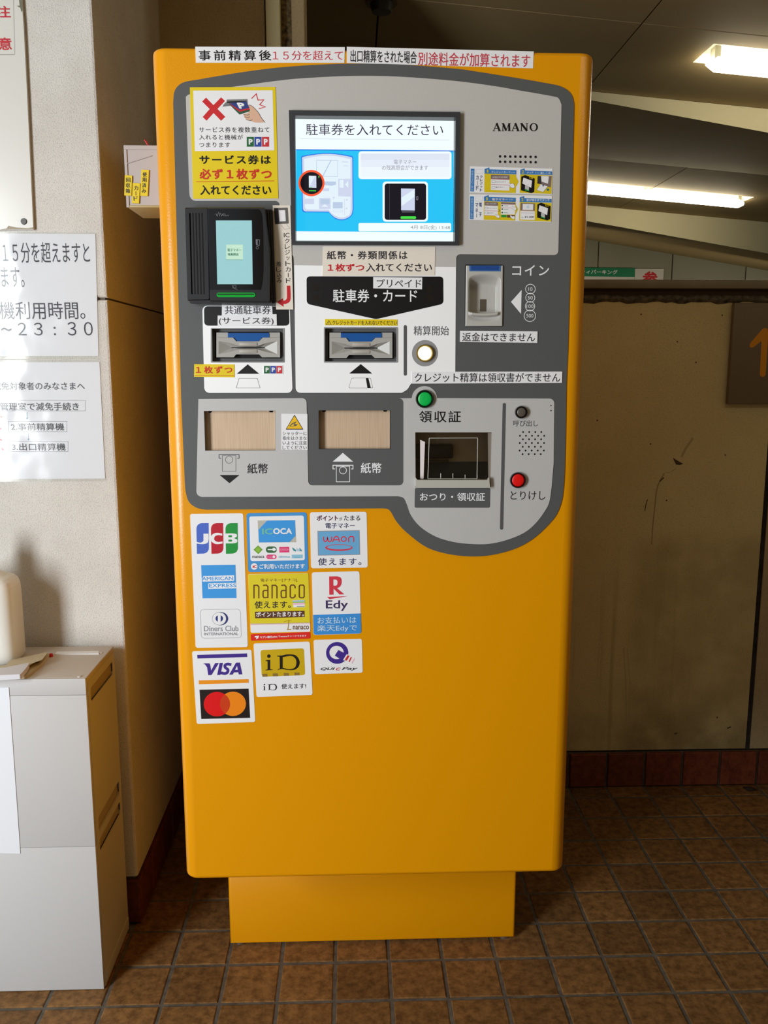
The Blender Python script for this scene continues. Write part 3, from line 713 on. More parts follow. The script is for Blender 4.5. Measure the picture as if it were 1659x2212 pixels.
# ---- stickers
def sticker(pts, f, m, Yf, Yb=L0, r=0, label=None):
    q = M_(f, pts); q = rnd(q, r) if r else q
    return MB().prism([xz(q, Yf)], Yf, Yb, m).build('sticker', mach, label)
S1, S2 = -.0030, -.0036
s = sticker([(370, 69), (1443, 72), (1440, 185), (375, 184)], c1, PAPER, -.0006, 0, label='white strip with black and red Japanese lettering')
p = Pr(-.0006, c1); p.text('事前精算後', 395, 94, 915, 168, BLACK, .012, sp=1.35); p.text('１５分を超えて', 925, 97, 1430, 166, PINKRED); p.done('printing', s)
s = sticker([(749, 101), (1153, 111), (1151.5, 147.5), (749, 136)], ID, PAPER, -.0006, 0, label='white strip with condensed black and red Japanese lettering')
p = Pr(-.0006, ID); p.text('出口精算をされた場合', 757, 107, 900, 134, INK, .01, dy=3.5); p.text('別途料金が加算されます', 903, 112, 1145, 141, PINKRED, .006, dy=5); p.done('printing', s)

s = sticker([(332, 360), (946, 357), (966, 1156), (356, 1160)], c1, YEL, S1, label='yellow and white sticker with a red cross and a hand')
p = Pr(S1, c1)
p.poly([(356, 384), (925, 382), (937, 812), (368, 818)], PAPER, 1)
RD = mat('sticker_red', (205, 25, 35), rough=.5)
p.poly([(420, 462), (448, 434), (501, 488), (556, 432), (584, 458), (530, 515), (586, 572), (556, 600), (502, 545), (452, 600), (424, 573), (474, 516)], RD, 2)
SLG = mat('slot_drawing_grey', (120, 120, 122), rough=.5); SKIN = mat('drawn_skin', (222, 178, 150), rough=.5); DGR = mat('drawn_green', (40, 84, 56), rough=.5); DBL = mat('drawn_blue', (40, 60, 130), rough=.5)
p.poly([(596, 448), (745, 445), (748, 478), (566, 500), (572, 486), (596, 462)], SLG, 2).poly([(600, 462), (738, 458), (738, 466), (600, 472)], BLACK, 3)
p.poly([(612, 480), (735, 462), (768, 530), (688, 556)], DGR, 3).poly([(612, 476), (735, 462), (765, 518), (688, 536)], RD, 4).poly([(612, 474), (735, 462), (760, 508), (690, 522)], DBL, 5)
p.text('P', 668, 470, 722, 514, PAPER, .05, l=6, shear=-.3)
p.poly(cr([(735, 492), (765, 488), (800, 515), (825, 545), (845, 580), (866, 610), (800, 612), (765, 600), (735, 590), (722, 570), (716, 552), (745, 545), (768, 520)], 3), SKIN, 4)
p.line([(718, 555), (745, 560), (760, 555)], 3, GREYINK, 5).line([(722, 572), (748, 578), (762, 570)], 3, GREYINK, 5).line([(735, 592), (765, 600), (780, 592)], 3, GREYINK, 5).line(cr([(735, 492), (765, 488), (800, 515), (825, 545), (845, 580), (870, 612)], 3), 3, GREYINK, 5)
p.line([(775, 440), (808, 407), (820, 452), (862, 450), (832, 485), (873, 500), (828, 514)], 6, RD, 3)
p.text('サービス券を複数重ねて', 398, 645, 902, 684, INK, .004, sp=1.14); p.text('入れると機械が', 398, 700, 712, 736, INK, .004, sp=1.14); p.text('つまります', 398, 755, 620, 790, INK, .004, sp=1.14)
def ppp(p, x0, y0, x1, y1, l=2):
    w_ = (x1-x0)/3
    for k, m in enumerate((mat('p_green', (20, 100, 50), rough=.5), mat('p_blue', (40, 70, 160), rough=.5), mat('p_red', (205, 45, 50), rough=.5))):
        p.rect(x0+k*w_, y0, x0+(k+1)*w_-w_*.05, y1, m, l=l); p.text('P', x0+(k+.25)*w_, y0+(y1-y0)*.2, x0+(k+.78)*w_, y1-(y1-y0)*.2, PAPER, .05, l=l+1)
ppp(p, 740, 716, 903, 786)
p.text('サービス券は', 400, 846, 912, 912, BLACK, .03, sp=1.2); p.text('必ず１枚ずつ', 400, 944, 918, 1020, mat('sticker_orange_red', (205, 40, 10), rough=.5), .035, sp=1.12); p.text('入れてください', 405, 1062, 915, 1132, BLACK, .028)
p.line([(378, 1037), (935, 1031)], 4, MATS['sticker_orange_red'], 2); p.done('printing', s)

s = sticker([(312, 55), (1430, 60), (1424, 346), (305, 352)], c5, CREAM, S1, label='cream sticker above the black arrow badge')
p = Pr(S1, c5); p.text('紙幣・券類関係は', 350, 100, 1152, 187, INK, .014, sp=1.16); p.text('１枚ずつ', 358, 228, 722, 306, RED, .028); p.text('入れてください', 740, 224, 1396, 308, INK, .012); p.done('printing', s)
s = sticker([(812, 361), (1300, 366), (1298, 484), (812, 474)], c5, PAPER, S1, -.0027, label='small white sticker on the black arrow badge')
p = Pr(S1, c5); p.text('プリペイド', 846, 382, 1290, 464, INK, 0, dy=2); p.done('printing', s)
s = sticker([(332, 780), (1053, 784), (1052, 846), (330, 842)], c5, YEL, S1, label='narrow yellow warning sticker above the ticket slot')
p = Pr(S1, c5)
p.poly([(370, 790), (398, 836), (342, 836)], INK, 1).poly([(370, 798), (390, 832), (350, 832)], YEL, 2).line([(370, 806), (370, 822)], 4, INK, 3).circ(370, 828, 2.5, INK, 3, 8)
p.text('クレジットカードを入れないでください', 405, 793, 1046, 838, INK, 0, dy=3); p.done('printing', s)
s = sticker([(889.8, 803), (1214.6, 802.6), (1214, 827), (889.5, 828.8)], ID, PAPER, S1, label='long white strip above the green button')
p = Pr(S1, ID); p.text('クレジット精算は領収書がでません', 895.5, 805.5, 1210, 825.5, INK, .002); p.done('printing', s)
s = sticker([(147, 1135), (1175, 1142), (1172, 1294), (144, 1282)], c6, PAPER, S1, -.0015, label='white strip under the coin slot')
p = Pr(S1, c6); p.text('返金はできません', 176, 1158, 1140, 1272, INK, .003, dy=4); p.done('printing', s)
s = sticker([(500, 1148), (1045, 1162), (1050, 1262), (498, 1264)], c4, PAPER, S1, -.0027, label='white sticker on the left black badge')
p = Pr(S1, c4); p.text('共通駐車券', 530, 1158, 1030, 1252, INK, .002); p.done('printing', s)
s = sticker([(453, 1266), (1093, 1250), (1096, 1372), (453, 1382)], c4, PAPER, S2, -.0027, label='lower white sticker on the left black badge')
p = Pr(S2, c4); p.text('(サービス券)', 466, 1283, 1060, 1370, INK, .002); p.done('printing', s)
s = sticker([(199, 1793), (635, 1797), (636, 1936), (197, 1931)], c4, YEL, S1, -.0015, label='small yellow sticker with red lettering left of the triangle')
p = Pr(S1, c4); p.text('１枚ずつ', 216, 1815, 612, 1895, MATS['sticker_orange_red'], .03, sp=1.25); p.line([(205, 1919), (632, 1920)], 5, MATS['sticker_orange_red']); p.done('printing', s)
s = sticker([(952, 1806), (1160, 1806), (1162, 1902), (952, 1902)], c4, PAPER, S1, label='small sticker with three coloured P squares')
p = Pr(S1, c4); ppp(p, 957, 1813, 1158, 1894, 1); p.done('printing', s)
s = sticker([(738, 182), (928, 184), (930, 447), (738, 445)], c7, PAPER, S1, label='white caution sticker with a yellow triangle between the shutters')
p = Pr(S1, c7)
p.poly(rnd([(833, 188), (899, 298), (768, 298)], 6), INK, 1).poly(rnd([(833, 197), (891, 292), (776, 292)], 3), mat('caution_yellow', (240, 190, 10), rough=.5), 2)
p.poly(cr([(795, 275), (812, 255), (835, 243), (850, 238), (836, 256), (858, 262), (838, 272), (815, 275)], 2), GREYINK, 3).poly(cr([(805, 272), (818, 260), (834, 252), (826, 266), (840, 265), (820, 271)], 2), MATS['caution_yellow'], 4)
for k, t_ in enumerate(('シャッターに', '指をはさまな', 'いように注意', 'してください')): p.text(t_, 746, 312+k*34.5, 922, 340+k*34.5, GREYINK)
p.done('printing', s)

# instruction stickers
def instr(top):
    f = cS
    if top: q = [(90, 76), (1568, 120), (1550, 582), (80, 547)]
    else: q = [(80, 577), (1555, 606), (1538, 1076), (70, 1036)]
    s = sticker(q, f, PAPER, S1, label='upper how-to sticker with two blue and yellow picture panels' if top else 'lower how-to sticker with two blue and yellow picture panels')
    p = Pr(S1, f); o = 0 if top else 495; BL = mat('header_blue', (60, 125, 190), rough=.5); YL = mat('panel_yellow', (222, 196, 20), rough=.5); TP = mat('taupe', (128, 110, 108), rough=.5)
    x = 0 if top else -10
    p.poly([(98+x, 123+o-4), (166+x, 125+o-4), (158+x, 537+o-6), (90+x, 532+o-6)], BL, 1)
    p.vtext('精算方法のご案内', 130+x, 150+o, 122+x, 520+o, mat('pale_blue_ink', (190, 215, 235), rough=.5), 34)
    p.frame(190+x, 126+o, 318+x, 205+o, 3, mat('pale_lilac', (180, 185, 215), rough=.5), 6)
    INB = mat('navy_ink', (40, 60, 120), rough=.5)
    if top: p.vtext('クレジット', 286, 232, 284, 530, INB, 44, .01); p.vtext('カード', 216, 228, 214, 510, INB, 44, .01)
    else: p.vtext('電 子', 272, 722, 268, 980, INB, 50, .01); p.vtext('マネー', 206, 730, 202, 1000, INB, 46, .01)
    # panel 1 with arrow-shaped right side
    p.poly([(345+x, 205+o), (915+x, 225+o), (915+x, 270+o), (958+x, 350+o), (908+x, 450+o), (905+x, 555+o), (340+x, 540+o)], YL, 1)
    p.poly([(345+x, 125+o), (372+x, 116+o), (428+x, 96+o), (434+x, 130+o), (916+x, 146+o), (914+x, 220+o), (345+x, 205+o)], BL, 2)
    p.poly([(985+x, 220+o), (1556+x, 240+o), (1544+x, 572+o), (975+x, 552+o)], YL, 1)
    p.poly([(985+x, 140+o), (1008+x, 130+o), (1062+x, 114+o), (1068+x, 150+o), (1556+x, 168+o), (1556+x, 232+o), (985+x, 220+o)], BL, 2)
    p.text('1', 388+x, 135+o, 412+x, 190+o, MATS['panel_yellow'], .03); p.text('2', 1014+x, 146+o, 1052+x, 205+o, MATS['panel_yellow'], .03)
    if top:
        p.text('クレジットカード', 468, 160, 812, 198, PAPER, .01, dy=4); p.text('を選択', 820, 175, 895, 198, MATS['pale_blue_ink'])
        p.text('タッチ', 1105, 170, 1222, 206, PAPER, .01); p.text('または', 1250, 182, 1330, 206, MATS['pale_blue_ink']); p.text('差しこみ', 1345, 178, 1530, 216, PAPER, .01)
        p.poly([(460, 228), (795, 236), (792, 312), (460, 302)], TP, 2).text('お支払方法を選択', 490, 256, 760, 290, PAPER, l=4)
        p.poly([(460, 302), (795, 312), (790, 512), (458, 500)], PAPER, 2).line([(460, 306), (795, 314)], 5, RD, 3).line([(460, 402), (792, 412)], 5, RD, 3)
        p.frame(474, 328, 538, 372, 3, INB, 6, 3).text('クレジットカード', 548, 345, 730, 368, DGR, l=4); p.frame(474, 432, 538, 474, 3, INB, 10, 3).text('電子マネー', 548, 440, 700, 465, GREYINK, l=4)
        hand = cr([(772, 372), (795, 378), (815, 395), (850, 380), (882, 420), (884, 455), (850, 468), (815, 452), (790, 430), (800, 410)], 2)
        p.poly(hand, PAPER, 5).line(hand, 3, SLG, 6)
    else:
        p.text('電子マネー', 480, 648, 765, 690, PAPER, .01); p.text('を選択', 780, 658, 860, 684, MATS['pale_blue_ink']); p.text('音が鳴るまでタッチ', 1096, 660, 1512, 706, PAPER, .01)
        p.poly([(345, 712), (588, 722), (586, 786), (345, 778)], TP, 2).text('お支払方法を選択', 368, 738, 555, 758, PAPER, l=4)
        p.poly([(345, 780), (588, 788), (584, 965), (343, 955)], PAPER, 2).line([(343, 870), (585, 880)], 5, RD, 3).line([(343, 955), (584, 965)], 5, RD, 3)
        p.frame(352, 808, 405, 840, 3, INB, 5, 3).text('クレジットカード', 412, 820, 570, 838, DGR, l=4); p.frame(352, 895, 405, 930, 3, INB, 8, 3).text('電子マネー', 412, 905, 520, 925, GREYINK, l=4)
        p.poly([(640, 720), (898, 730), (896, 760), (640, 750)], TP, 2).poly([(640, 750), (896, 760), (892, 940), (638, 940)], PAPER, 2).line([(640, 756), (895, 764)], 5, RD, 3).line([(640, 818), (840, 824)], 5, RD, 3)
        for k in range(3): p.circ(662, 782+k*62, 14, DGR, 3, 12).line([(690, 784+k*62), (765, 787+k*62)], 9, mat('pale_green_ink', (120, 170, 130), rough=.5), 3)
        p.poly([(645, 945), (740, 948), (738, 990), (645, 988)], mat('key_green', (10, 150, 60), rough=.5), 3).poly([(750, 945), (890, 950), (885, 1000), (748, 995)], mat('key_brown', (100, 70, 50), rough=.5), 3)
        for hx, hy in ((530, 930), (830, 790), (800, 950)):
            hand = cr([(hx, hy), (hx+22, hy+8), (hx+45, hy+25), (hx+75, hy+18), (hx+88, hy+50), (hx+70, hy+75), (hx+35, hy+62), (hx+12, hy+38)], 2)
            p.poly(hand, PAPER, 5).line(hand, 3, SLG, 6)
        p.line([(600, 850), (622, 870), (600, 888)], 8, DGR, 3)
        p.poly([(992, 735), (1250, 742), (1246, 872), (988, 866)], TP, 2).poly([(1030, 748), (1220, 754), (1215, 862), (1027, 858)], PAPER, 3).text('8', 1100, 780, 1145, 830, MATS['pale_blue_ink'], .01, l=4)
        p.poly([(988, 868), (1248, 876), (1245, 1040), (985, 1030)], PAPER, 2).line([(988, 872), (1248, 880)], 4, RD, 3).line([(1005, 910), (1230, 916)], 6, mat('pink_ink', (200, 170, 180), rough=.5), 3)
        p.text('料金', 1004, 985, 1044, 1000, INK); p.text('¥1,200', 1064, 968, 1228, 1008, INK, .01)
    def rdr(x0, y0, s_=1):
        p.poly([(x0, y0+20*s_), (x0+70*s_, y0-10*s_), (x0+250*s_, y0+55*s_), (x0+240*s_, y0+300*s_), (x0+185*s_, y0+325*s_), (x0-5*s_, y0+270*s_)], BLACK, 3)
        p.poly([(x0+40*s_, y0+38*s_), (x0+200*s_, y0+95*s_), (x0+185*s_, y0+225*s_), (x0+20*s_, y0+145*s_)], PAPER, 4)
        p.poly([(x0+72*s_, y0+175*s_), (x0+145*s_, y0+205*s_), (x0+140*s_, y0+275*s_), (x0+68*s_, y0+245*s_)], mat('pale_screen_print', (190, 195, 190), rough=.5), 5)
        p.poly([(x0+68*s_, y0+248*s_), (x0+146*s_, y0+275*s_), (x0+146*s_, y0+295*s_), (x0+66*s_, y0+270*s_)], mat('key_green', (10, 150, 60), rough=.5), 5)
        for k in range(3): p.line([(x0+(165+k*22)*s_, y0+62*s_), (x0+(150+k*22+k*8)*s_, y0+25*s_)], 9*s_, MATS['panel_yellow'], 6)
    if top:
        rdr(1003, 243, .97)
        p.poly([(1298, 248), (1365, 250), (1362, 380), (1380, 398), (1530, 452), (1540, 258), (1545, 250), (1296, 248)], TP, 3).poly([(1298, 252), (1545, 256), (1530, 455), (1390, 405), (1290, 385)], mat('reader_print', (48, 42, 50), rough=.5), 3)
        p.poly([(1360, 252), (1498, 256), (1482, 388), (1366, 350)], PAPER, 4).poly([(1350, 395), (1478, 435), (1395, 540), (1280, 500)], PAPER, 5).line([(1350, 395), (1478, 435), (1395, 540), (1280, 500), (1350, 395)], 3, SLG, 6).circ(1395, 425, 14, DBL, 6, 8).circ(1480, 495, 22, mat('teal_ink', (20, 110, 130), rough=.5), 5, 8)
    else: rdr(1292, 738, .95)
    p.done('printing', s)
instr(True); instr(False)

# ---- brand stickers on the orange door (quad, print)
Y0 = -.0005
s = sticker([(62, 120), (742, 112), (802, 1825), (134, 1833)], cA, PAPER, Y0, 0, 4.5, 'tall white sticker with three card company marks')
p = Pr(Y0, cA)
def jbar(x, c_, dark):
    a = mat('card_'+c_, dark, rough=.4)
    p.poly(rnd([(x, 238), (x+158, 236), (x+162, 625), (x+8, 630)], [70, 2, 70, 2], 6), a, 1)
jbar(142, 'blue', (72, 105, 200)); jbar(328, 'red', (190, 20, 45)); jbar(514, 'green', (30, 150, 60))
p.poly(cr([(145, 475), (190, 488), (230, 470), (234, 440), (234, 372)], 3)+[(298, 372), (300, 440)]+cr([(300, 440), (285, 490), (220, 506), (146, 498)], 3), PAPER, 2)
p.poly(cr([(474, 370), (400, 362), (345, 385), (326, 435), (345, 480), (400, 506), (478, 498)], 4)+[(478, 472)]+cr([(478, 472), (420, 478), (378, 458), (372, 432), (382, 405), (425, 390), (474, 398)], 4), PAPER, 2)
p.poly([(514, 370)]+cr([(600, 368), (655, 378), (660, 410), (630, 430), (664, 448), (660, 485), (610, 497)], 4)+[(518, 497)], PAPER, 2)
for y_ in (392, 448): p.poly(rnd(rectp(552, y_, 600, y_+26), 10), mat('card_green', (30, 150, 60)), 3)
AMX = mat('card_sky_blue', (62, 155, 228), rough=.4)
p.poly([(204, 775), (643, 770), (657, 1197), (222, 1200)], AMX, 1)
p.poly([(232, 915), (614, 905), (626, 905), (628, 968), (614, 978), (228, 986), (216, 972)], PAPER, 2).poly([(300, 1008), (654, 1002), (656, 1066), (640, 1072), (296, 1080), (294, 1020)], PAPER, 2)
p.text('AMERICAN', 216, 925, 612, 972, AMX, .014, dy=-6); p.text('EXPRESS', 304, 1014, 652, 1062, AMX, .014, dy=-5)
NAVY = mat('card_navy', (44, 52, 120), rough=.4); SIL = mat('card_silver', (150, 152, 160), rough=.4)
oq = lambda d: rnd([(190+d, 1342+d), (706-d, 1336+d), (722-d, 1706-d), (205+d, 1712-d)], 40-d)
p.poly(oq(0), SIL, 1, [oq(4)])
p.circ(448, 1460, 102, NAVY, 2, 36, 86).circ(436, 1460, 90, SIL, 3, 36, 84).circ(436, 1460, 85, PAPER, 4, 36, 79)
p.poly(circp(436, 1458, 48, 28, 44), NAVY, 5).rect(418, 1405, 454, 1512, PAPER, l=6)
p.text('Diners Club', 240, 1552, 680, 1622, SIL, .006, dy=-3); p.text('INTERNATIONAL', 242, 1638, 680, 1674, SIL, .012, dy=-3)
p.done('printing', s)

s = sticker([(782, 110), (1556, 98), (1578, 855), (805, 865)], cA, BLUE, Y0, 0, 6, 'blue-framed sticker with transit card marks')
p = Pr(Y0, cA)
p.poly(rnd([(820, 152), (1518, 140), (1532, 712), (836, 724)], 26), PAPER, 1)
p.poly([(927, 203), (1408, 198), (1422, 482), (942, 486)], mat('card_beige', (188, 186, 172), rough=.5), 2).poly([(1048, 205), (1406, 200), (1412, 400), (1336, 480), (944, 484), (938, 322)], AMX, 3)
p.text('IC', 985, 306, 1122, 384, mat('card_mint', (110, 190, 170), rough=.5), .035, dy=-2, l=5); p.text('OCA', 1126, 302, 1368, 380, PAPER, .04, dy=-2, l=5)
LGN = mat('card_leaf', (110, 165, 40), rough=.5); PNK = mat('card_pink', (225, 60, 120), rough=.5); TEA = mat('card_teal', (50, 140, 150), rough=.5); DG2 = mat('card_dark_green', (50, 105, 60), rough=.5); PBL = mat('card_pale_blue', (140, 195, 220), rough=.5)
p.poly([(932, 522), (992, 576), (936, 634), (874, 578)], LGN, 2).circ(933, 578, 30, mat('card_lime', (140, 190, 60), rough=.5), 3, 16)
p.poly(rnd(rectp(1032, 535, 1172, 618), 40), DG2, 2).circ(1136, 574, 22, PAPER, 3, 14).line([(1060, 575), (1160, 576)], 14, PAPER, 3)
p.poly([(1204, 542), (1332, 540), (1334, 612), (1206, 614)], PNK, 2).text('SUGOCA', 1216, 562, 1322, 588, mat('card_rose', (245, 170, 195), rough=.5), .02)
p.poly([(1366, 548), (1392, 560), (1420, 585), (1416, 600), (1386, 592)], TEA, 2).poly([(1470, 556), (1500, 598), (1462, 598)], TEA, 2).text('IcA', 1425, 552, 1478, 598, PBL, .02)
p.text('manaca', 858, 656, 1012, 684, GREYINK, .02, dy=-2)
p.poly(rnd(rectp(1038, 640, 1170, 697), 28), PNK, 2).circ(1135, 668, 18, PAPER, 3, 12).text('PiTaPa', 1052, 660, 1112, 682, MATS['card_rose'])
p.text('nimoca', 1198, 650, 1340, 682, PBL, .03, dy=-2).poly([(1364, 642), (1504, 640), (1504, 686), (1364, 688)], PBL, 2).line([(1400, 680), (1465, 679)], 4, TEA, 3)
p.circ(884, 792, 42, PAPER, 2, 24).text('iC', 862, 776, 916, 812, RD, .06)
p.text('ご利用いただけます', 948, 762, 1532, 824, PAPER, .03, dy=-6)
p.done('printing', s)

s = sticker([(803, 890), (1578, 878), (1602, 1628), (838, 1640)], cA, PAPER, Y0, 0, 3, 'yellow and white sticker with tall brown lettering')
BRN = mat('card_brown', (105, 62, 14), rough=.5)
p = Pr(Y0, cA)
p.poly([(804, 893), (1577, 880), (1596, 1512), (832, 1522)], mat('card_yellow', (226, 208, 40), rough=.4), 1)
p.line([(836, 1528), (1598, 1512)], 8, mat('card_tan', (190, 170, 120), rough=.5), 2).line([(836, 1538), (1598, 1524)], 5, MATS['card_rose'], 2)
p.text('電子マネー[ナナコ]', 966, 948, 1430, 994, BRN, 0, dy=-4)
def tall(ch, x):
    t_ = 16; y0, y1 = 1030, 1198; w_ = 62; dx = 0
    def sg(*q): p.line([(x+a, b) for a, b in q], t_, BRN, 3)
    if ch == 'n': sg((0, y1), (0, y0)); sg((0, y0+4), (w_*.7, y0+2), (w_, y0+22), (w_, y1))
    if ch == 'a': sg((4, y0+4), (w_*.7, y0), (w_, y0+20), (w_, y1-6)); sg((w_, y1-10), (12, y1-6), (0, y1-26), (0, y0+84), (12, y0+70), (w_, y0+68))
    if ch == 'c': sg((w_, y0+40), (w_, y0+16), (w_*.7, y0), (14, y0), (0, y0+16), (0, y1-20), (14, y1-4), (w_*.7, y1-6), (w_, y1-22), (w_, y1-46))
    if ch == 'o': sg((0, y0+14), (12, y0), (w_-12, y0), (w_, y0+14), (w_, y1-20), (w_-12, y1-6), (12, y1-6), (0, y1-20), (0, y0+14))
for k, ch in enumerate('nanaco'): tall(ch, 880+k*116+ (k*0))
p.text('使えます。', 886, 1236, 1350, 1330, INK, .012, dy=-4)
p.poly([(1376, 1226), (1528, 1222), (1532, 1312), (1382, 1316)], PAPER, 2).line([(1376, 1236), (1528, 1232)], 14, PBL, 3).line([(1378, 1252), (1529, 1248)], 12, MATS['card_lime'], 3).line([(1379, 1272), (1530, 1268)], 16, MATS['card_rose'], 3).line([(1430, 1304), (1525, 1302)], 10, SIL, 3)
p.poly([(892, 1372), (1528, 1358), (1530, 1440), (896, 1456)], mat('card_chocolate', (92, 52, 22), rough=.5), 2).text('ポイントたまります。', 908, 1374, 1520, 1440, PAPER, .025, dy=-10, l=4)
GLD = mat('card_gold', (170, 135, 20), rough=.5)
p.line([(1262, 1500), (1300, 1488), (1356, 1486)], 6, GLD, 3).line([(1325, 1478), (1322, 1540), (1312, 1600)], 9, GLD, 3).line([(1305, 1600), (1355, 1598)], 12, GLD, 3)
p.text('nanaco', 1378, 1552, 1582, 1600, BRN, .01, dy=-3, l=3); p.done('printing', s)
s = sticker([(838, 1660), (1600, 1632), (1604, 1714), (842, 1742)], cA, mat('card_bright_red', (225, 40, 30), rough=.4), Y0, 0, 2, 'narrow red strip sticker')
p = Pr(Y0, cA); p.poly([(890, 1684), (945, 1678), (935, 1712), (905, 1724), (915, 1700), (890, 1700)], PAPER, 1); p.text('セブン銀行ATM', 958, 1682, 1178, 1712, PAPER, .03, dy=-4); p.text('でnanacoチャージできます', 1190, 1676, 1552, 1700, PAPER, .015, dy=-10); p.done('printing', s)

s = sticker([(826, 92), (1504, 86), (1518, 752), (840, 762)], cC, PAPER, Y0, 0, 5, 'white sticker with a pale blue box and red oval')
p = Pr(Y0, cC)
p.text('ポイント', 908, 128, 1162, 194, mat('card_purple', (90, 20, 60), rough=.5), .03, dy=-2); p.text('が', 1176, 150, 1212, 190, INK); p.text('たまる', 1232, 130, 1426, 190, INK, .006)
p.text('電子マネー', 1012, 222, 1362, 284, mat('card_ink_blue', (40, 44, 90), rough=.5), .01, dy=-2)
p.poly([(916, 314), (1420, 306), (1426, 600), (922, 610)], SIL, 1).poly([(926, 324), (1412, 314), (1418, 592), (932, 602)], mat('card_mid_blue', (105, 170, 215), rough=.5), 2)
WR = mat('card_coral', (215, 50, 70), rough=.5)
def sg(q, w_=13): p.line(q, w_, WR, 3)
sg(cr([(990, 385), (992, 425), (1010, 442), (1030, 425), (1036, 392), (1044, 430), (1062, 444), (1082, 425), (1085, 385)], 3)); sg(cr([(1098, 444), (1118, 395), (1140, 380), (1165, 395), (1178, 444)], 3)); sg([(1112, 420), (1168, 420)])
p.ring(1230, 412, 36, 13, WR, 3, 28, 34); sg(cr([(1290, 444), (1290, 400), (1312, 382), (1340, 385), (1350, 405), (1350, 444)], 3))
p.poly(circp(1172, 514, 164, 40, 40), WR, 3, [circp(1176, 508, 146, 40, 27)])
p.text('使えます。', 922, 640, 1440, 726, MATS['card_ink_blue'], .006, dy=-4, sp=1.22); p.done('printing', s)

s = sticker([(848, 810), (1418, 796), (1440, 1542), (868, 1558)], cC, PAPER, Y0, 0, 5, 'white and blue sticker with a big red letter R')
p = Pr(Y0, cC)
p.poly([(864, 1318), (1434, 1300)]+rnd([(1434, 1300), (1440, 1540), (870, 1556), (864, 1318)], [0, 28, 28, 0])[1:-1], mat('card_strong_blue', (60, 145, 220), rough=.4), 1)
p.poly([(1056, 858)]+cr([(1150, 856), (1195, 875), (1206, 925), (1190, 975), (1150, 1000)], 4)+[(1238, 1072), (1180, 1074), (1108, 1004), (1108, 1076), (1058, 1077)], WR, 2, [[(1106, 895), (1106, 968)]+cr([(1106, 968), (1145, 965), (1156, 930), (1145, 900), (1106, 895)], 3)[1:-1]])
p.poly([(1030, 1104), (1285, 1093), (1062, 1130)], WR, 2)
p.text('Edy', 1016, 1145, 1280, 1272, mat('card_indigo', (60, 40, 90), rough=.5), .012, dy=-3)
p.text('お支払いは', 918, 1345, 1382, 1425, mat('card_sky_ink', (205, 225, 240), rough=.5), .004, dy=-8); p.text('楽天Edyで', 914, 1440, 1390, 1526, MATS['card_sky_ink'], .004, dy=-8); p.done('printing', s)

s = sticker([(62, 112), (594, 97), (628, 745), (104, 763)], cB, PAPER, Y0, 0, 4, 'white sticker with purple lettering and two overlapping discs')
VI = mat('card_violet', (66, 42, 140), rough=.4)
p = Pr(Y0, cB)
p.poly([(108, 144), (554, 130), (556, 163), (110, 177)], VI, 1).poly([(121, 372), (568, 361), (570, 394), (123, 407)], mat('card_amber', (240, 150, 20), rough=.4), 1)
def vq(q, l=2): p.poly(q, VI, l)
vq([(160, 220), (208, 219)]+cr([(208, 219), (222, 228), (232, 285)], 3)[1:]+[(268, 217), (302, 216), (236, 324), (206, 325), (196, 255), (180, 232)])
vq([(308, 216), (338, 215), (316, 323), (286, 324)])
sS = cr([(408, 231), (378, 226), (356, 238), (360, 258), (382, 276), (378, 300), (356, 311), (326, 306)], 3); p.line(sS, 25, VI, 2)
p.poly([(455, 213), (490, 212), (512, 318), (480, 319), (476, 300), (436, 301), (426, 320), (394, 321)], VI, 2, [[(446, 278), (472, 277), (464, 240)]])
p.poly([(128, 456), (568, 446), (582, 708), (144, 718)], mat('card_black', (28, 18, 16), rough=.4), 1)
MR, MO, MX_ = mat('disc_red', (225, 10, 15), rough=.4), mat('disc_orange', (240, 135, 10), rough=.4), mat('disc_overlap', (205, 60, 10), rough=.4)
p.circ(284, 585, 118, MR, 2, 40, 110).circ(428, 582, 116, MO, 3, 40, 109)
ang = [t for t in np.linspace(-math.pi, math.pi, 160)]
def ins(x, y, cx, cy, rx, ry): return ((x-cx)/rx)**2+((y-cy)/ry)**2 < 1.0001
ov = [(284+118*math.cos(t), 585+110*math.sin(t)) for t in ang if ins(284+118*math.cos(t), 585+110*math.sin(t), 428, 582, 116, 109)]
ov2 = [(428+116*math.cos(t), 582+109*math.sin(t)) for t in np.linspace(math.pi/2, 3*math.pi/2, 90) if ins(428+116*math.cos(t), 582+109*math.sin(t), 284, 585, 118, 110)]
p.poly(ov+ov2, MX_, 4); p.done('printing', s)

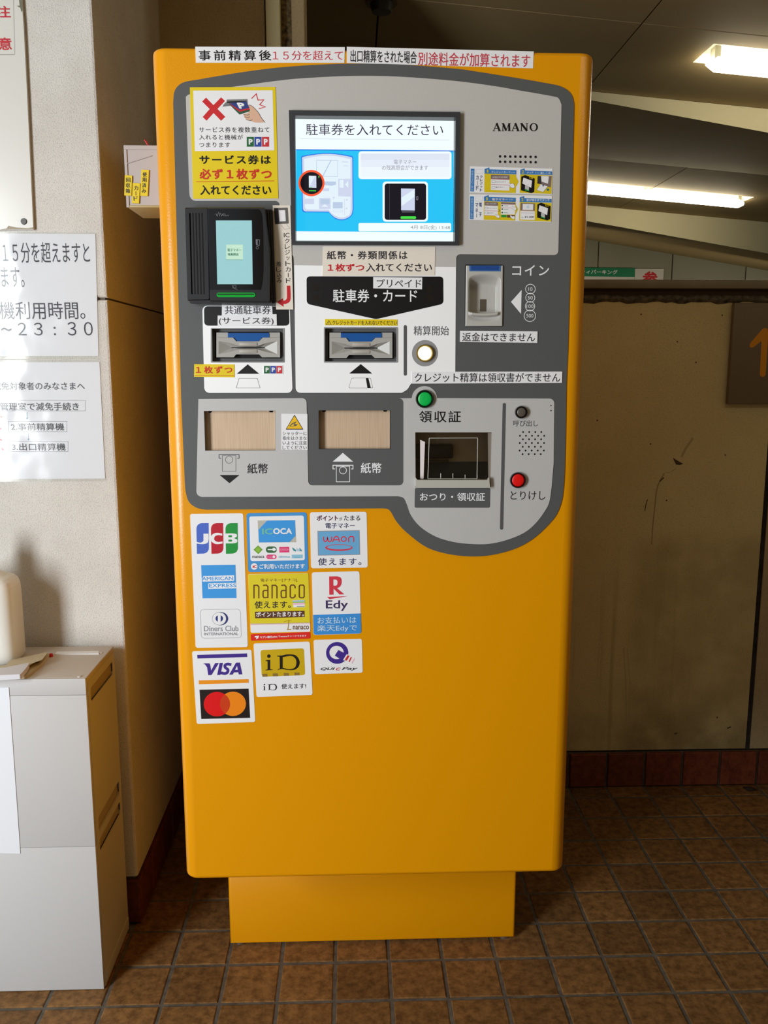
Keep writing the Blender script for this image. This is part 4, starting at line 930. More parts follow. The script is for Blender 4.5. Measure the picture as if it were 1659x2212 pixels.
s = sticker([(612, 42), (1116, 25), (1142, 502), (640, 521)], cB, PAPER, Y0, 0, 4, 'white sticker with a mustard square and black lettering')
p = Pr(Y0, cB)
MUS = mat('card_mustard', (205, 170, 18), rough=.35); MUD = mat('card_mustard_dark', (140, 112, 40), rough=.5)
p.poly(rnd([(674, 100), (1064, 84), (1075, 325), (686, 340)], 22), MUS, 1)
for k, (xx, yy) in enumerate(((690, 314), (784, 310), (882, 306), (978, 302))): p.poly([(xx, yy), (xx+46, yy-1), (xx+48, yy+25), (xx+2, yy+26)], MUD, 2)
def idl(x, y, k, m):
    P_ = lambda q: [(x+a*k, y+b*k) for a, b in q]
    p.poly(P_(circp(32, 14, 16, 20)), m, 2); p.poly(P_([(2, 52), (44, 46), (44, 130), (66, 134), (66, 138), (2, 142), (2, 137), (20, 132), (20, 60), (2, 57)]), m, 2)
    p.poly(P_([(104, 10), (148, 8)]+cr([(148, 8), (200, -2), (270, 6), (306, 55), (300, 105), (262, 136), (200, 138), (150, 128)], 4)[1:]+[(110, 138), (110, 132), (130, 124), (128, 20), (104, 16)]), m, 2,
           [P_([(156, 24), (156, 118)]+cr([(156, 118), (210, 130), (262, 118), (278, 75), (268, 35), (230, 12), (156, 24)], 4)[1:-1])])
idl(718, 141, 1, mat('card_black2', (24, 20, 14), rough=.4)); idl(696, 404, .41, INK)
p.text('使えます!', 862, 402, 1082, 450, INK, .008, dy=-4); p.done('printing', s)

s = sticker([(1150, 10), (1583, 0), (1591, 303), (1162, 317)], cB, PAPER, Y0, 0, 4, 'white sticker with a violet ring mark')
p = Pr(Y0, cB); p.poly(circp(1362, 126, 100, 40, 98), VI, 1, [circp(1356, 122, 64, 32, 60)])
p.poly([(1340, 150), (1372, 100), (1450, 140), (1412, 196)], VI, 2)
p.poly([(1446, 138), (1462, 142), (1430, 196), (1414, 190)], PAPER, 3).poly([(1453, 148), (1472, 152), (1446, 196), (1430, 190)], RD, 4).poly([(1484, 162), (1494, 166), (1472, 208), (1463, 203)], RD, 3).poly([(1512, 175), (1518, 178), (1496, 220), (1490, 216)], MATS['card_rose'], 3)
p.text('QUI', 1212, 258, 1342, 284, INK, .03, dy=-2, shear=.3); p.text('C', 1350, 258, 1392, 283, RD, .03, shear=.3); p.text('Pay', 1402, 254, 1546, 286, INK, .02, dy=-2, shear=.3); p.done('printing', s)

# ---- display
BZ = [(58, 74), (1594, 90), (1583, 1283), (84, 1278)]
dsp = MB(); dd = -.009
inn = xz(M_(c2, [(112, 122), (1552, 138), (1544, 1252), (118, 1248)]), dd)
dsp.prism([xz(M_(c2, BZ), dd), inn], dd, -.0015, BEZEL)
YD = .006
scr = xz(M_(c2, [(118, 153), (1536, 170), (1529, 1248), (128, 1242)]), YD)
dsp.loft([(a, dd, b) for a, b in inn], [(a, YD, b) for a, b in scr], mat('bezel_slope', (40, 44, 54), rough=.25))
dz = dsp.build('display', mach, 'dark framed display')
SW = mat('screen_white', lin=(.90, 1.0, 1.0), emit=1.0); SB = mat('screen_blue', lin=(.02, .55, .93), emit=1); SDB = mat('screen_deep_blue', lin=(.03, .22, .80), emit=1)
SL = mat('screen_lilac', lin=(.62, .68, .86), emit=1); SP = mat('screen_pale', lin=(.78, .90, .97), emit=1); SK = mat('screen_black', lin=(.008, .006, .012), emit=1); SG = mat('screen_green', lin=(.06, .75, .06), emit=1)
SR = mat('screen_red', lin=(.95, .10, .03), emit=1); SI = mat('screen_ink', lin=(.03, .02, .06), emit=1); SGI = mat('screen_grey_ink', lin=(.28, .28, .34), emit=1); SPB = mat('screen_pale_panel', lin=(.50, .62, .80), emit=1)
scn = MB().prism([scr], YD, YD+.001, SW).build('screen', dz)
p = Pr(YD, c2, .00005)
p.text('駐車券を入れてください', 212, 196, 1440, 300, SI, .002, dy=4); p.line([(160, 330), (1495, 342)], 4, SL)
p.poly([(122, 424), (1533, 436), (1530, 1168), (126, 1160)], SB, 1).poly([(122, 424), (1533, 436), (1533, 446), (122, 434)], SDB, 2)
def mo(d):
    return (cr([(168+d, 520), (168+d, 498+d*.5), (185+d, 482+d), (300, 464+d), (400, 457+d), (500, 464+d), (618-d, 484+d), (634-d, 500+d*.5), (635-d, 520)], 3)
            + cr([(638-d, 960), (628-d, 1008), (590-d*.6, 1046-d*.8), (530, 1062-d), (470+d*.4, 1046-d*.9), (432+d*.3, 1010-d*.5), (415, 992-d)], 3)+rnd([(415, 992-d), (176+d, 990-d), (168+d, 520)], [0, 24, 0])[1:-1])
p.poly(mo(0), SDB, 2).poly(mo(9), SL, 3).poly(mo(26), SP, 4)
p.poly([(304, 520), (497, 522), (497, 672), (304, 668)], SPB, 5).poly([(308, 525), (430, 526), (358, 664), (308, 662)], SP, 6).poly([(440, 526), (493, 527), (493, 667), (368, 665)], SP, 6)
p.line([(535, 538), (588, 539)], 7, SL, 5).line([(545, 573), (588, 574)], 6, SL, 5)
p.poly([(500, 690), (612, 690), (612, 850), (500, 845)], SL, 5).rect(512, 700, 548, 770, SP, 4, 6).poly([(562, 740), (590, 705), (590, 772)], SP, 6)
p.poly([(372, 713), (480, 715), (480, 742), (440, 752), (372, 745)], SPB, 5).rect(365, 775, 420, 800, SL, 4, 5)
p.rect(200, 868, 284, 915, SL, 3, 5).rect(328, 862, 432, 960, SL, 4, 5).rect(342, 872, 422, 915, SPB, 3, 6).poly([(348, 940), (380, 918), (412, 940)], SP, 6)
p.rect(452, 898, 540, 955, SPB, 3, 5).frame(455, 968, 538, 988, 3, SL, 0, 5).line([(556, 870), (556, 1015)], 4, SL, 5).circ(460, 858, 9, SL, 5, 10).circ(575, 955, 8, SL, 5, 10).circ(577, 878, 8, SL, 5, 10)
p.circ(260, 728, 118, SR, 7, 44).circ(260, 728, 99, SK, 8, 40).poly([(237, 662), (303, 664), (304, 771), (238, 769)], SP, 9).poly([(240, 765), (290, 668), (301, 668), (301, 768)], SL, 10)
p.line([(240, 796), (300, 797)], 8, SG, 9).line([(327, 665), (327, 678)], 8, SG, 9).line([(245, 766), (265, 767)], 4, SG, 11)
p.rect(682, 443, 1515, 692, SW, 26, 2).rect(700, 463, 1498, 676, mat('screen_panel_a', lin=(.74, .80, .92), emit=1), 8, 3).rect(700, 520, 1498, 670, mat('screen_panel_b', lin=(.80, .87, .96), emit=1), 0, 4).rect(700, 585, 1498, 676, mat('screen_panel_c', lin=(.86, .94, .98), emit=1), 8, 5)
p.text('電子マネー', 998, 520, 1200, 558, SGI, 0, l=7); p.text('の残高照会ができます', 892, 568, 1305, 612, SGI, 0, l=7)
p.rect(898, 714, 1304, 1074, SW, 30, 2).rect(916, 732, 1288, 1058, SK, 24, 3).poly([(1063, 776), (1187, 778), (1186, 974), (1064, 972)], SL, 4).poly([(1066, 860), (1184, 782), (1184, 850), (1066, 935)], SP, 5)
p.rect(1058, 1026, 1198, 1048, SG, 10, 4).line([(960, 740), (960, 1050)], 4, mat('screen_dark_line', lin=(.05, .05, .08), emit=1), 4).frame(1200, 846, 1216, 880, 3, SGI, 4, 4).frame(1070, 980, 1182, 990, 2, SGI, 2, 4)
p.rect(682, 1085, 1511, 1160, SW, 14, 2).text('4月 8日(金) 13:48', 1150, 1102, 1502, 1148, SGI, 0, dy=4, l=4)
p.done('picture', scn)
MB().prism([xz(M_(c2, BZ), -.0022), ], -.0022, -.00221, DARK, caps=False).build('gap_line', dz) if False else None

# ---- contactless card reader
YR, YG, YSd = -.024, -.021, -.012
rd = MB()
def rpl(pts, Yf, Yb, m, r=0, f=c4):
    q = M_(f, pts); q = rnd(q, r) if r else q; rd.prism([xz(q, Yf)], Yf, Yb, m)
rd.prism([xz(rnd(M_(c4, [(110, 118), (1046, 112), (1086, 1128), (150, 1128)]), 3), -.010)], -.010, -.0015, BLKPL)
reader = rd.build('card_reader', mach, 'black contactless card reader with a lit screen')
def bev_plate(name, pts, Yf, Yb, m, ch=1.2, f=c4, parent=reader, r=2.5, label=None, holes=()):
    q = rnd(M_(f, pts), r); A = xz(q, Yf); c_ = np.mean(A, 0); d = .0018
    B = [tuple(np.array(a)+(np.array(a)-c_)/np.linalg.norm(np.array(a)-c_)*d) for a in A]
    b = MB().prism([A]+[xz(h, Yf) for h in holes], Yf, Yf, m); b.loft([(x, Yf, z) for x, z in A], [(x, Yf+.0025, z) for x, z in B], m, True); b.loft([(x, Yf+.0025, z) for x, z in B], [(x, Yb, z) for x, z in B], m)
    return b.build(name, parent, label)
# left grip with grooves: plate with slots
grv = []
for k in range(5):
    x = 144+k*33; grv.append(rnd(M_(c4, [(x, 152), (x+15, 152), (x+38, 1034), (x+23, 1034)]), .8, 2))
bev_plate('grille', [(98, 104), (342, 102), (360, 1088), (126, 1092)], YG, -.010, BLKPL, holes=grv)
b = MB(); b.prism([xz(M_(c4, [(125, 140), (315, 140), (335, 1050), (150, 1050)]), YG+.004)], YG+.004, YG+.005, DARK); b.build('grille_backing', reader)
bev_plate('front_shell', [(352, 100), (958, 100), (1008, 560), (1012, 1108), (372, 1098)], YR, -.010, BLKPL)
gl = [(354, 108)]+[(898, 112)]+cr([(898, 112), (925, 150), (938, 260), (945, 480), (945, 760), (938, 880), (920, 985)], 3)[1:]+[(366, 985)]
MB().prism([xz(M_(c4, gl), YR-.0008)], YR-.0008, YR, BLKGL).build('glass', reader)
SCY = YR-.0010
RS = mat('reader_screen', lin=(.33, .62, .64), emit=1); RS2 = mat('reader_label_lit', lin=(.55, .80, .62), emit=1); RI = mat('reader_ink', lin=(.03, .16, .10), emit=1)
rs = MB().prism([xz(M_(c4, [(434, 232), (824, 232), (834, 925), (449, 925)]), SCY)], SCY, YR-.0008, RS).build('screen', reader)
p = Pr(SCY, c4, .00006); p.poly([(546, 495), (727, 495), (729, 659), (546, 659)], RS2, 1); p.text('電子マネー', 560, 538, 710, 570, RI, .012); p.text('残高照会', 562, 587, 682, 616, RI, .03); p.line([(546, 659), (729, 659)], 3, RI, 2)
p.done('printing', reader)
LG = mat('reader_logo_grey', (110, 112, 116), rough=.4)
p = Pr(YR-.0008, c4)
def st(q, w_=6): p.line(q, w_, LG, 1)
st([(434, 158), (448, 186), (466, 140)]); st([(474, 155), (474, 186)]); st([(484, 150), (496, 185), (512, 158)]); p.ring(524, 172, 14, 5, LG, 1, 20); p.text('pay', 542, 172, 578, 190, LG)
p.done('maker_lettering', reader); p = Pr(YR-.0008, c4); p.poly(rnd([(866, 436), (912, 440), (908, 508), (870, 500)], 6), LG, 1).poly(rnd([(888, 446), (906, 448), (903, 500), (888, 496)], 4), BLKGL, 2)
p.ring(884, 528, 16, 4, LG, 1, 14); p.done('card_icon', reader); p = Pr(YR-.0008, c4); p.line([(612, 940), (640, 975), (668, 982)], 4, LG).frame(615, 936, 655, 968, 4, LG, 4)
p.done('printing', reader)
GL = mat('reader_green_glow', lin=(.004, .33, .03), emit=1)
b = MB().prism([xz(rnd(M_(c4, [(442, 1016), (862, 1016), (862, 1066), (442, 1066)]), 5), YR-.0012)], YR-.0012, YR, GL).build('status_light', reader, 'green light bar')
p = Pr(YR-.0012, c4); p.rect(452, 1028, 850, 1040, DARK, 4); p.done('contact_slot', b)
# ribbed right flank
b = MB()
for k, (x0, x1, y0) in enumerate(((962, 984, 120), (992, 1010, 112), (1018, 1034, 118))):
    q = xz(rnd(M_(c4, [(x0, y0), (x1, y0), (x1+42, 1108), (x0+42, 1108)]), 1.2), -.020+k*.004); b.prism([q], -.020+k*.004, -.008, mat('flank_plastic', (40, 38, 38), rough=.5))
b.build('ribbed_flank', reader)
b = MB().prism([xz(M_(c4, [(145, 1098), (1040, 1104), (1040, 1130), (152, 1130)]), -.019)], -.019, -.008, BLKPL).build('lower_lip', reader)

# strip sticker between reader and display
Sv = -.0044
s = sticker([(589, 443.5), (627, 443.5), (633.6, 668.5), (596.5, 668.5)], ID, CREAM, S2, -.0030, label='tall cream strip with a red arrow between reader and display')
p = Pr(S2, c4)
p.poly(rnd([(1062, 97), (1215, 92), (1226, 266), (1076, 274)], 8), mat('picture_grey', (98, 94, 90), rough=.5), 1).poly([(1068, 102), (1108, 100), (1120, 268), (1080, 270)], BLACK, 2).poly([(1118, 122), (1186, 120), (1194, 240), (1126, 244)], PAPER, 2)
p.line([(1140, 280), (1180, 330), (1238, 318), (1200, 268)], 2, SLG, 1)
p.vtext('クレジットカード', 1206, 424, 1222, 916, INK, 54); p.text('IC', 1172, 368, 1232, 416, INK)
p.vtext('差し込み', 1114, 672, 1124, 916, INK, 56)
p.poly([(1204, 941), (1242, 941)]+cr([(1242, 941), (1247, 1060), (1235, 1115), (1195, 1138), (1168, 1140)], 3)[1:]+[(1170, 1171), (1096, 1120), (1163, 1076), (1165, 1104)]+cr([(1165, 1104), (1190, 1098), (1204, 1078), (1206, 1050)], 3)[1:], mat('arrow_red', (200, 20, 30), rough=.5), 1)
p.done('printing', s)

# ---- card slots
RIM = mat('slot_rim_grey', (150, 150, 150), rough=.4)
def card_slot(f, hole, rim, unit, slotw, lit, label):
    (hx0, hy0, hx1, hy1), (ux0, uy0, ux1, uy1) = rim, unit
    b = MB(); d0 = -.0030
    ro = xz(rnd(M_(f, rectp(hx0-12, hy0-12, hx1+14, hy1+12)), 2), d0); ri = xz(hole, d0)
    b.prism([ro, ri], d0, L0, RIM)
    YI = .004
    b.loft([(x, d0, z) for x, z in ri], [(x, YI+.006, z) for x, z in xz(hole, 0)], RIM); 
    hb = xz(hole, 0); b.add([(x, YI+.006, z) for x, z in hb], [tuple(range(len(hb)))], mat('slot_recess_grey', (104, 104, 104), rough=.5))
    u = b.build('card_slot', mach, label)
    W_, Hh = ux1-ux0, uy1-uy0
    def Q(a, c): return f(ux0+a*W_, uy0+c*Hh)
    # face plate with bow-tie mouth, dipping top edge
    outer_ = [Q(0, .20), Q(.26, .20), Q(.31, .35), Q(.67, .35), Q(.73, .20), Q(1, .20), Q(1, .99), Q(.72, .99), Q(.67, .87), Q(.31, .87), Q(.27, .99), Q(0, .99)]
    mouth = [Q(.035, .34), Q(.22, .42), Q(.36, .54), Q(.64, .54), Q(.78, .42), Q(.955, .34), Q(.955, .86), Q(.78, .77), Q(.64, .665), Q(.36, .665), Q(.22, .77), Q(.035, .86)]
    sl = [Q(.24, .585), Q(.30, .585), Q(.38, .585), Q(.62, .585), Q(.70, .585), Q(.76, .585), Q(.76, .62), Q(.70, .62), Q(.62, .62), Q(.38, .62), Q(.30, .62), Q(.24, .62)]
    YFc = .000
    b = MB(); A = xz(outer_, YFc); m_ = xz(mouth, YFc); b.prism([A, m_], YFc, YI+.0055, GRYPL, back=False)
    s_ = xz(sl, YFc+.008); b.loft([(x, YFc, z) for x, z in m_], [(x, YFc+.008, z) for x, z in s_], GRYPL)
    b.add([(x, YFc+.008, z) for x, z in s_], [tuple(range(12))], DARK); b.build('mouth_plate', u)
    # two rounded thumb rolls
    b = MB()
    for (c0, c1) in ((.36, .56), (.65, .85)):
        P0, P1 = ony(*Q(.36, (c0+c1)/2), YFc), ony(*Q(.64, (c0+c1)/2), YFc); r_ = abs(ony(*Q(.5, c0), YFc)[2]-ony(*Q(.5, c1), YFc)[2])/2; n_ = 10; rings = []
        for t_ in np.linspace(0, 1, 9):
            x = P0[0]+(P1[0]-P0[0])*t_; bul = .0015*math.sin(math.pi*t_)
            rings.append([(x, YFc+.001-(r_*.55+bul)*math.sin(math.pi*k/n_), P0[2]+r_*math.cos(math.pi*k/n_)) for k in range(n_+1)])
        for a_, c_ in zip(rings, rings[1:]): b.loft(a_, c_, mat('roll_grey', (178, 174, 166), rough=.35), True, close=False)
    b.build('thumb_roll', u)
    # upper housing and the translucent blue window
    MB().prism([xz([Q(-.022, -.035), Q(1.022, -.035), Q(1.022, 1.03), Q(-.022, 1.03)], YI+.005)], YI+.005, YI+.0055, DARK).build('dark_gap', u)
    MB().prism([xz([Q(0, 0), Q(.18, 0), Q(.18, .2), Q(0, .2)], .003)], .003, YI+.005, GRYPL).build('housing', u); b = MB().prism([xz([Q(.83, 0), Q(1, 0), Q(1, .2), Q(.83, .2)], .003)], .003, YI+.005, GRYPL); b.build('housing', u)
    bw = xz([Q(.18, .02), Q(.83, .02), Q(.83, .2), Q(.72, .2), Q(.66, .36), Q(.32, .36), Q(.26, .2), Q(.18, .2)], .002); MB().prism([bw], .002, .006, BLUPL).build('blue_window', u)
    p = Pr(YFc+.0079, f); y_ = uy0+.603*Hh
    p.rect(ux0+slotw[0]*W_, y_-3.5, ux0+slotw[1]*W_, y_+3.5, BLACK, l=1); p.done('slot_gap', u)
card_slot(c4, H_['slot_a'], (390, 1412, 1165, 1765), (440, 1450, 1130, 1722), (.23, .80), False, 'grey shared-ticket slot on the left')
card_slot(c5, H_['slot_b'], (332, 872, 1043, 1202), (377, 915, 1003, 1170), (.225, .77), True, 'grey ticket and card slot in the middle')

# ---- coin chute (height field)
def coin():
    f = c6; b = MB(); nx, ny = 70, 130
    x0, x1, y0, y1 = 222, 716, 266, 1072
    def ss(a, b, v): t = max(0., min(1., (v-a)/(b-a))); return t*t*(3-2*t)
    def depth(x, y):
        # + is into the machine
        u = (x-470)/212; w2 = max(0., 1-u*u); rt = math.sqrt(w2)
        if abs(u) >= 1: return -.004
        top = 368+75*(1-rt); bot = 872+34*rt
        d = -.004+.017*ss(top, top+150, y)*(1-ss(bot-12, bot, y))*min(1, (1-abs(u)**5)*1.6)
        d -= .0045*ss(bot-10, bot, y)*(1-ss(bot+26, bot+48, y))*ss(.98, .80, abs(u))
        d += .0035*ss(bot+30, bot+50, y)*(1-ss(bot+55, bot+130, y))*w2
        return d
    V = []; 
    for j in range(ny+1):
        for i in range(nx+1):
            x = x0+(x1-x0)*i/nx; y = y0+(y1-y0)*j/ny
            xx = x-(y-660)*.012; e = min(i, nx-i, j, ny-j); dd_ = depth(x, y)+(.0015 if e == 0 else 0)
            P0 = ony(*f(xx, y), -.004); V.append((P0[0], dd_, P0[2]))
    F_ = [(j*(nx+1)+i, j*(nx+1)+i+1, (j+1)*(nx+1)+i+1, (j+1)*(nx+1)+i) for j in range(ny) for i in range(nx)]
    b.add(V, F_, mat('coin_unit_grey', (186, 184, 178), rough=.3, spec=.6), True)
    # rim sides
    rim = [V[i] for i in range(nx+1)]+[V[j*(nx+1)+nx] for j in range(1, ny+1)]+[V[ny*(nx+1)+i] for i in range(nx-1, -1, -1)]+[V[j*(nx+1)] for j in range(ny-1, 0, -1)]
    b.loft(rim, [(x, .004, z) for x, _, z in rim], GRYPL)
    u = b.build('coin_chute', mach, 'pale grey coin chute with blue top band')
    hole = xz(H_['coin'], 0); MB().add([(x, .030, z) for x, z in hole], [tuple(range(len(hole)))], DARK).loft([(x, -.0016, z) for x, z in hole], [(x, .030, z) for x, z in hole], DARK).build('dark_gap', u)
    p = Pr(-.0041, f); p.poly([(268, 268), (690, 268), (686, 345), (270, 343)], mat('blue_band', (60, 105, 165), rough=.4), 1).poly([(292, 272), (662, 272), (660, 332), (294, 330)], mat('blue_band_deep', (35, 75, 145), rough=.3), 2)
    p.done('blue_band', u)
    P1, P2 = ony(*f(412, 716), .012), ony(*f(487, 876), .012)
    MB().box(P1[0], P2[0], .0118, .0126, P2[2], P1[2], mat('coin_slot_dark', (84, 74, 58), rough=.6)).build('coin_slot', u)
coin()

# ---- banknote shutters
BRZ = bpy.data.materials.new('brushed_bronze'); BRZ.use_nodes = True
nt = BRZ.node_tree; bs = nt.nodes['Principled BSDF']; g = nt.nodes.new('ShaderNodeNewGeometry'); mp = nt.nodes.new('ShaderNodeMapping'); mp.inputs['Scale'].default_value = (700, 1, 12)
n_ = nt.nodes.new('ShaderNodeTexNoise'); n_.inputs['Scale'].default_value = 1; rp = nt.nodes.new('ShaderNodeValToRGB')
nt.links.new(g.outputs['Position'], mp.inputs[0]); nt.links.new(mp.outputs[0], n_.inputs['Vector']); nt.links.new(n_.outputs[0], rp.inputs[0]); nt.links.new(rp.outputs[0], bs.inputs['Base Color'])
rp.color_ramp.elements[0].color = (*s2l((186, 156, 126)), 1); rp.color_ramp.elements[1].color = (*s2l((232, 206, 176)), 1); bs.inputs['Metallic'].default_value = .15; bs.inputs['Roughness'].default_value = .45
for nm, lb in (('shut_a', 'bronze shutter of the banknote outlet, on silver panel'), ('shut_b', 'bronze shutter of the banknote inlet, on charcoal panel')):
    h = xz(H_[nm], 0); b = MB(); c_ = np.mean(h, 0)
    b.loft([(x, -.0024, z) for x, z in h], [(x, .016, z) for x, z in h], RIM if nm == 'shut_a' else DKGREY)
    fr = b.build('shutter_frame', mach)
    x0, x1 = h[0][0], h[1][0]; z1, z0 = h[0][1], h[2][1]; nn = .003
    pl_ = [(x0, z0), (x1, z0), (x1, z1), (x1-nn*1.2, z1), (x1-nn*1.6, z1-nn*.9), (x1-nn*3.2, z1-nn*.9), (x1-nn*3.6, z1), (x0+nn*4, z1), (x0+nn*3.2, z1-nn), (x0+nn*2, z1-nn), (x0+nn*1.4, z1), (x0, z1)]
    MB().prism([pl_], .0085, .010, BRZ).build('shutter', fr, lb)
    MB().add([(x0, .015, z0), (x1, .015, z0), (x1, .015, z1), (x0, .015, z1)], [(0, 1, 2, 3)], DARK).build('dark_gap', fr)

# ---- receipt and change outlet
h = xz(H_['receipt'], 0); x0, x1, z1, z0 = h[0][0], h[1][0], h[0][1], h[2][1]
OUTM = mat('outlet_interior', (206, 186, 158), rough=.35, spec=.6); 
b = MB(); b.loft([(x, -.0024, z) for x, z in h], [(x, .040, z) for x, z in h], OUTM); b.add([(x, .040, z) for x, z in h], [(0, 1, 2, 3)], mat('outlet_back', (196, 174, 140), rough=.3, spec=.6))
out = b.build('outlet', mach, 'recessed change and receipt outlet with clear flap')
MB().bevbox(x0+.002, x0+(x1-x0)*.52, .020, .038, z0+(z1-z0)*.50, z0+(z1-z0)*.76, BLKPL, .003).build('printer_mouth', out)
MB().bevbox(x0+.003, x0+(x1-x0)*.46, .018, .026, z0+(z1-z0)*.42, z0+(z1-z0)*.48, mat('dark_brown_plastic', (50, 36, 30), rough=.4), .001).build('paper_guide', out)
b = MB(); 
b.add([(x0, .020, z0+(z1-z0)*.14), (x1, .020, z0+(z1-z0)*.14), (x1, .039, z0+(z1-z0)*.42), (x0, .039, z0+(z1-z0)*.42)], [(0, 1, 2, 3)], mat('coin_tray_metal', (120, 128, 138), rough=.3, metal=.6)); b.build('coin_tray', out)
b = MB(); CLR = mat('clear_edge', (200, 200, 190), rough=.2)
A_ = [ony(*c8(x, y), .004) for x, y in ((345, 460), (758, 458), (752, 806), (333, 806))]
for i in range(4): b.tube([A_[i], A_[(i+1) % 4]], .0006, CLR, 5)
for x in (443, 547, 651, 754): b.tube([ony(*c8(x, 806), .004), ony(*c8(x, 760 if x < 600 else 772), .004)], .0006, CLR, 5)
b.build('flap_edge', out)
FLAP = FLAPM('clear_flap')
zl = ony(*c8(500, 815), 0)[2]
MB().box(x0+.001, x1-.003, .0045, .0055, zl, z1-.001, FLAP).build('flap', out, 'clear plastic flap')
q = xz(M_(c8, [(268, 475), (308, 492), (296, 806), (268, 806)]), .0008); MB().prism([q], .0008, .003, mat('pale_reflection', (236, 226, 226), rough=.3)).build('side_strip', out)  # pale strip shaped as the reflection of the bright outside
q = xz(M_(c8, [(846, 414), (876, 414), (868, 812), (850, 812)]), .002); MB().prism([q], .002, .010, mat('metal_guide', (170, 160, 150), rough=.3, metal=.5)).build('side_strip', out)
# sill lip
lp = MB(); q = M_(c8, [(230, 800), (246, 818), (842, 818), (856, 798), (862, 876), (858, 884), (236, 884), (230, 874)]); A = xz(q, -.010)
lp.prism([A], -.010, L0, mat('lip_grey', (186, 184, 174), rough=.4)); lp.build('sill_lip', out, 'pale grey lip under the flap')

# ---- push buttons
def button(f, cx, cy, rp, rr, rc, capm, ringm, label, plate=None, dome=.003):
    c = ony(*f(cx, cy), L0); k = (ony(*f(cx+10, cy), L0)[0]-c[0])/10; b = MB(); cc = (c[0], c[2])
    if plate: b.cyl(cc, rp*k, -.0029, L0, plate, n=40)
    yr = -.0065; n = 36
    def ring(r_, y): return [(cc[0]+r_*k*math.cos(2*math.pi*i/n), y, cc[1]+r_*k*math.sin(2*math.pi*i/n)) for i in range(n)]
    prof = [(rr, L0), (rr, yr+.001), (rr-(rr-rc)*.25, yr-.0012), (rr-(rr-rc)*.6, yr-.001), (rc+.5, yr+.002)]
    for a_, c_ in zip(prof, prof[1:]): b.loft(ring(*a_), ring(*c_), ringm, True)
    u = b.build('push_button', mach, label)
    b = MB(); pf = [(rc+.5, yr+.002), (rc, yr+.0005), (rc*.8, yr-.0003), (rc*.4, yr-.0008)]
    for a_, c_ in zip(pf, pf[1:]): b.loft(ring(*a_), ring(*c_), capm, True)
    b.add(ring(*pf[-1]), [tuple(range(n))], capm, True); b.build('button_cap', u)
button(c5, 1325, 1120, 128, 86, 66, mat('lit_button_white', lin=(1.0, .93, .55), emit=2.2), mat('gold_ring', (138, 108, 24), rough=.3, metal=.3), 'lit yellow-white start button', RIM)
button(c8, 305, 125, 0, 78, 57, mat('green_cap', lin=(.0, .50, .08), rough=.4), BLKGL, 'green receipt button')
button(c8, 1127, 238, 0, 54, 38, mat('smoked_cap', (92, 84, 74), rough=.4), BLKGL, 'dark call button')
button(c8, 1098, 817, 0, 68, 52, mat('red_cap', lin=(.80, .006, .004), rough=.4), BLKGL, 'red cancel button')

# ================================================================ box hung on the machine's left flank
YB = .06
BXM = mat('frosted_plastic', (184, 175, 172), rough=.4)
P1 = ony(*cX(315, 300), YB); P2 = ony(*cX(285, 1468), YB)
bx = thing('collection_box', ((P1[0]-.325)/2, YB+.05, P2[2]), 'frosted plastic box with yellow labels hung on the machine side', 'box')
x0, x1 = P1[0]+.001, -.3251
b = MB(); tp = .004
zt, zb = P1[2], P2[2]
o_ = [(x0, zt), (x1, zt-.001), (x1, zb), (x0+.0015, zb)]
b.prism([[(x0+.002, YB), (x1, YB), (x1, YB+.1), (x0+.002, YB+.1)], [(x0+.005, YB+.003), (x1-.003, YB+.003), (x1-.003, YB+.097), (x0+.005, YB+.097)]], zt, zb+.003, BXM, axis='z')
b.bevbox(x0+.001, x1, YB-.001, YB+.101, zb, zb+.0035, mat('frosted_base', (178, 160, 112), rough=.5), .001); b.build('tub', bx)
b = MB(); b.box(x0, x1, YB-.002, YB, zt-.006, zt, BXM); b.box(x0, x0+.004, YB-.0016, YB, zb, zt-.0062, BXM); b.build('rim', bx)
MB().box(-.330, -.3244, YB+.03, YB+.07, zt-.03, zt+.004, CHROME).build('hanger', bx)
b = MB(); Pa, Pb = ony(*cX(350, 650), YB-.001), ony(*cX(855, 490), YB-.001); b.tube([Pa, Pb], .0006, mat('crease_pale', (186, 178, 178), rough=.4), 6); b.build('crease', bx)
YLB = mat('label_yellow', (226, 200, 20), rough=.4)
for q, t_, xa_, ya_, xb_, yb_, bo in (([(660, 752), (800, 760), (775, 1252), (635, 1246)], '使用済み', 722, 795, 702, 1205, .02), ([(495, 1002), (630, 1012), (612, 1392), (480, 1386)], 'カード', 560, 1050, 548, 1350, .01), ([(345, 856), (482, 868), (468, 1246), (335, 1240)], '回収箱', 412, 900, 400, 1205, .02)):
    s = MB().prism([xz(M_(cX, q), YB-.0024)], YB-.0024, YB, YLB).build('label_strip', bx, 'yellow strip')
    p = Pr(YB-.0024, cX); p.vtext(t_, xa_, ya_, xb_, yb_, INK, 82, bo); p.done('printing', s)
wp = [ony(*cX(x, y), YB+.03) for x, y in ((715, 195), (745, 225), (770, 275), (800, 305), (850, 335), (885, 350))]
MB().tube(cr(wp, 4), .0014, mat('red_wire', (205, 20, 50), rough=.25)).build('red_wire', label='red plastic tie above the frosted box', cat='wire')

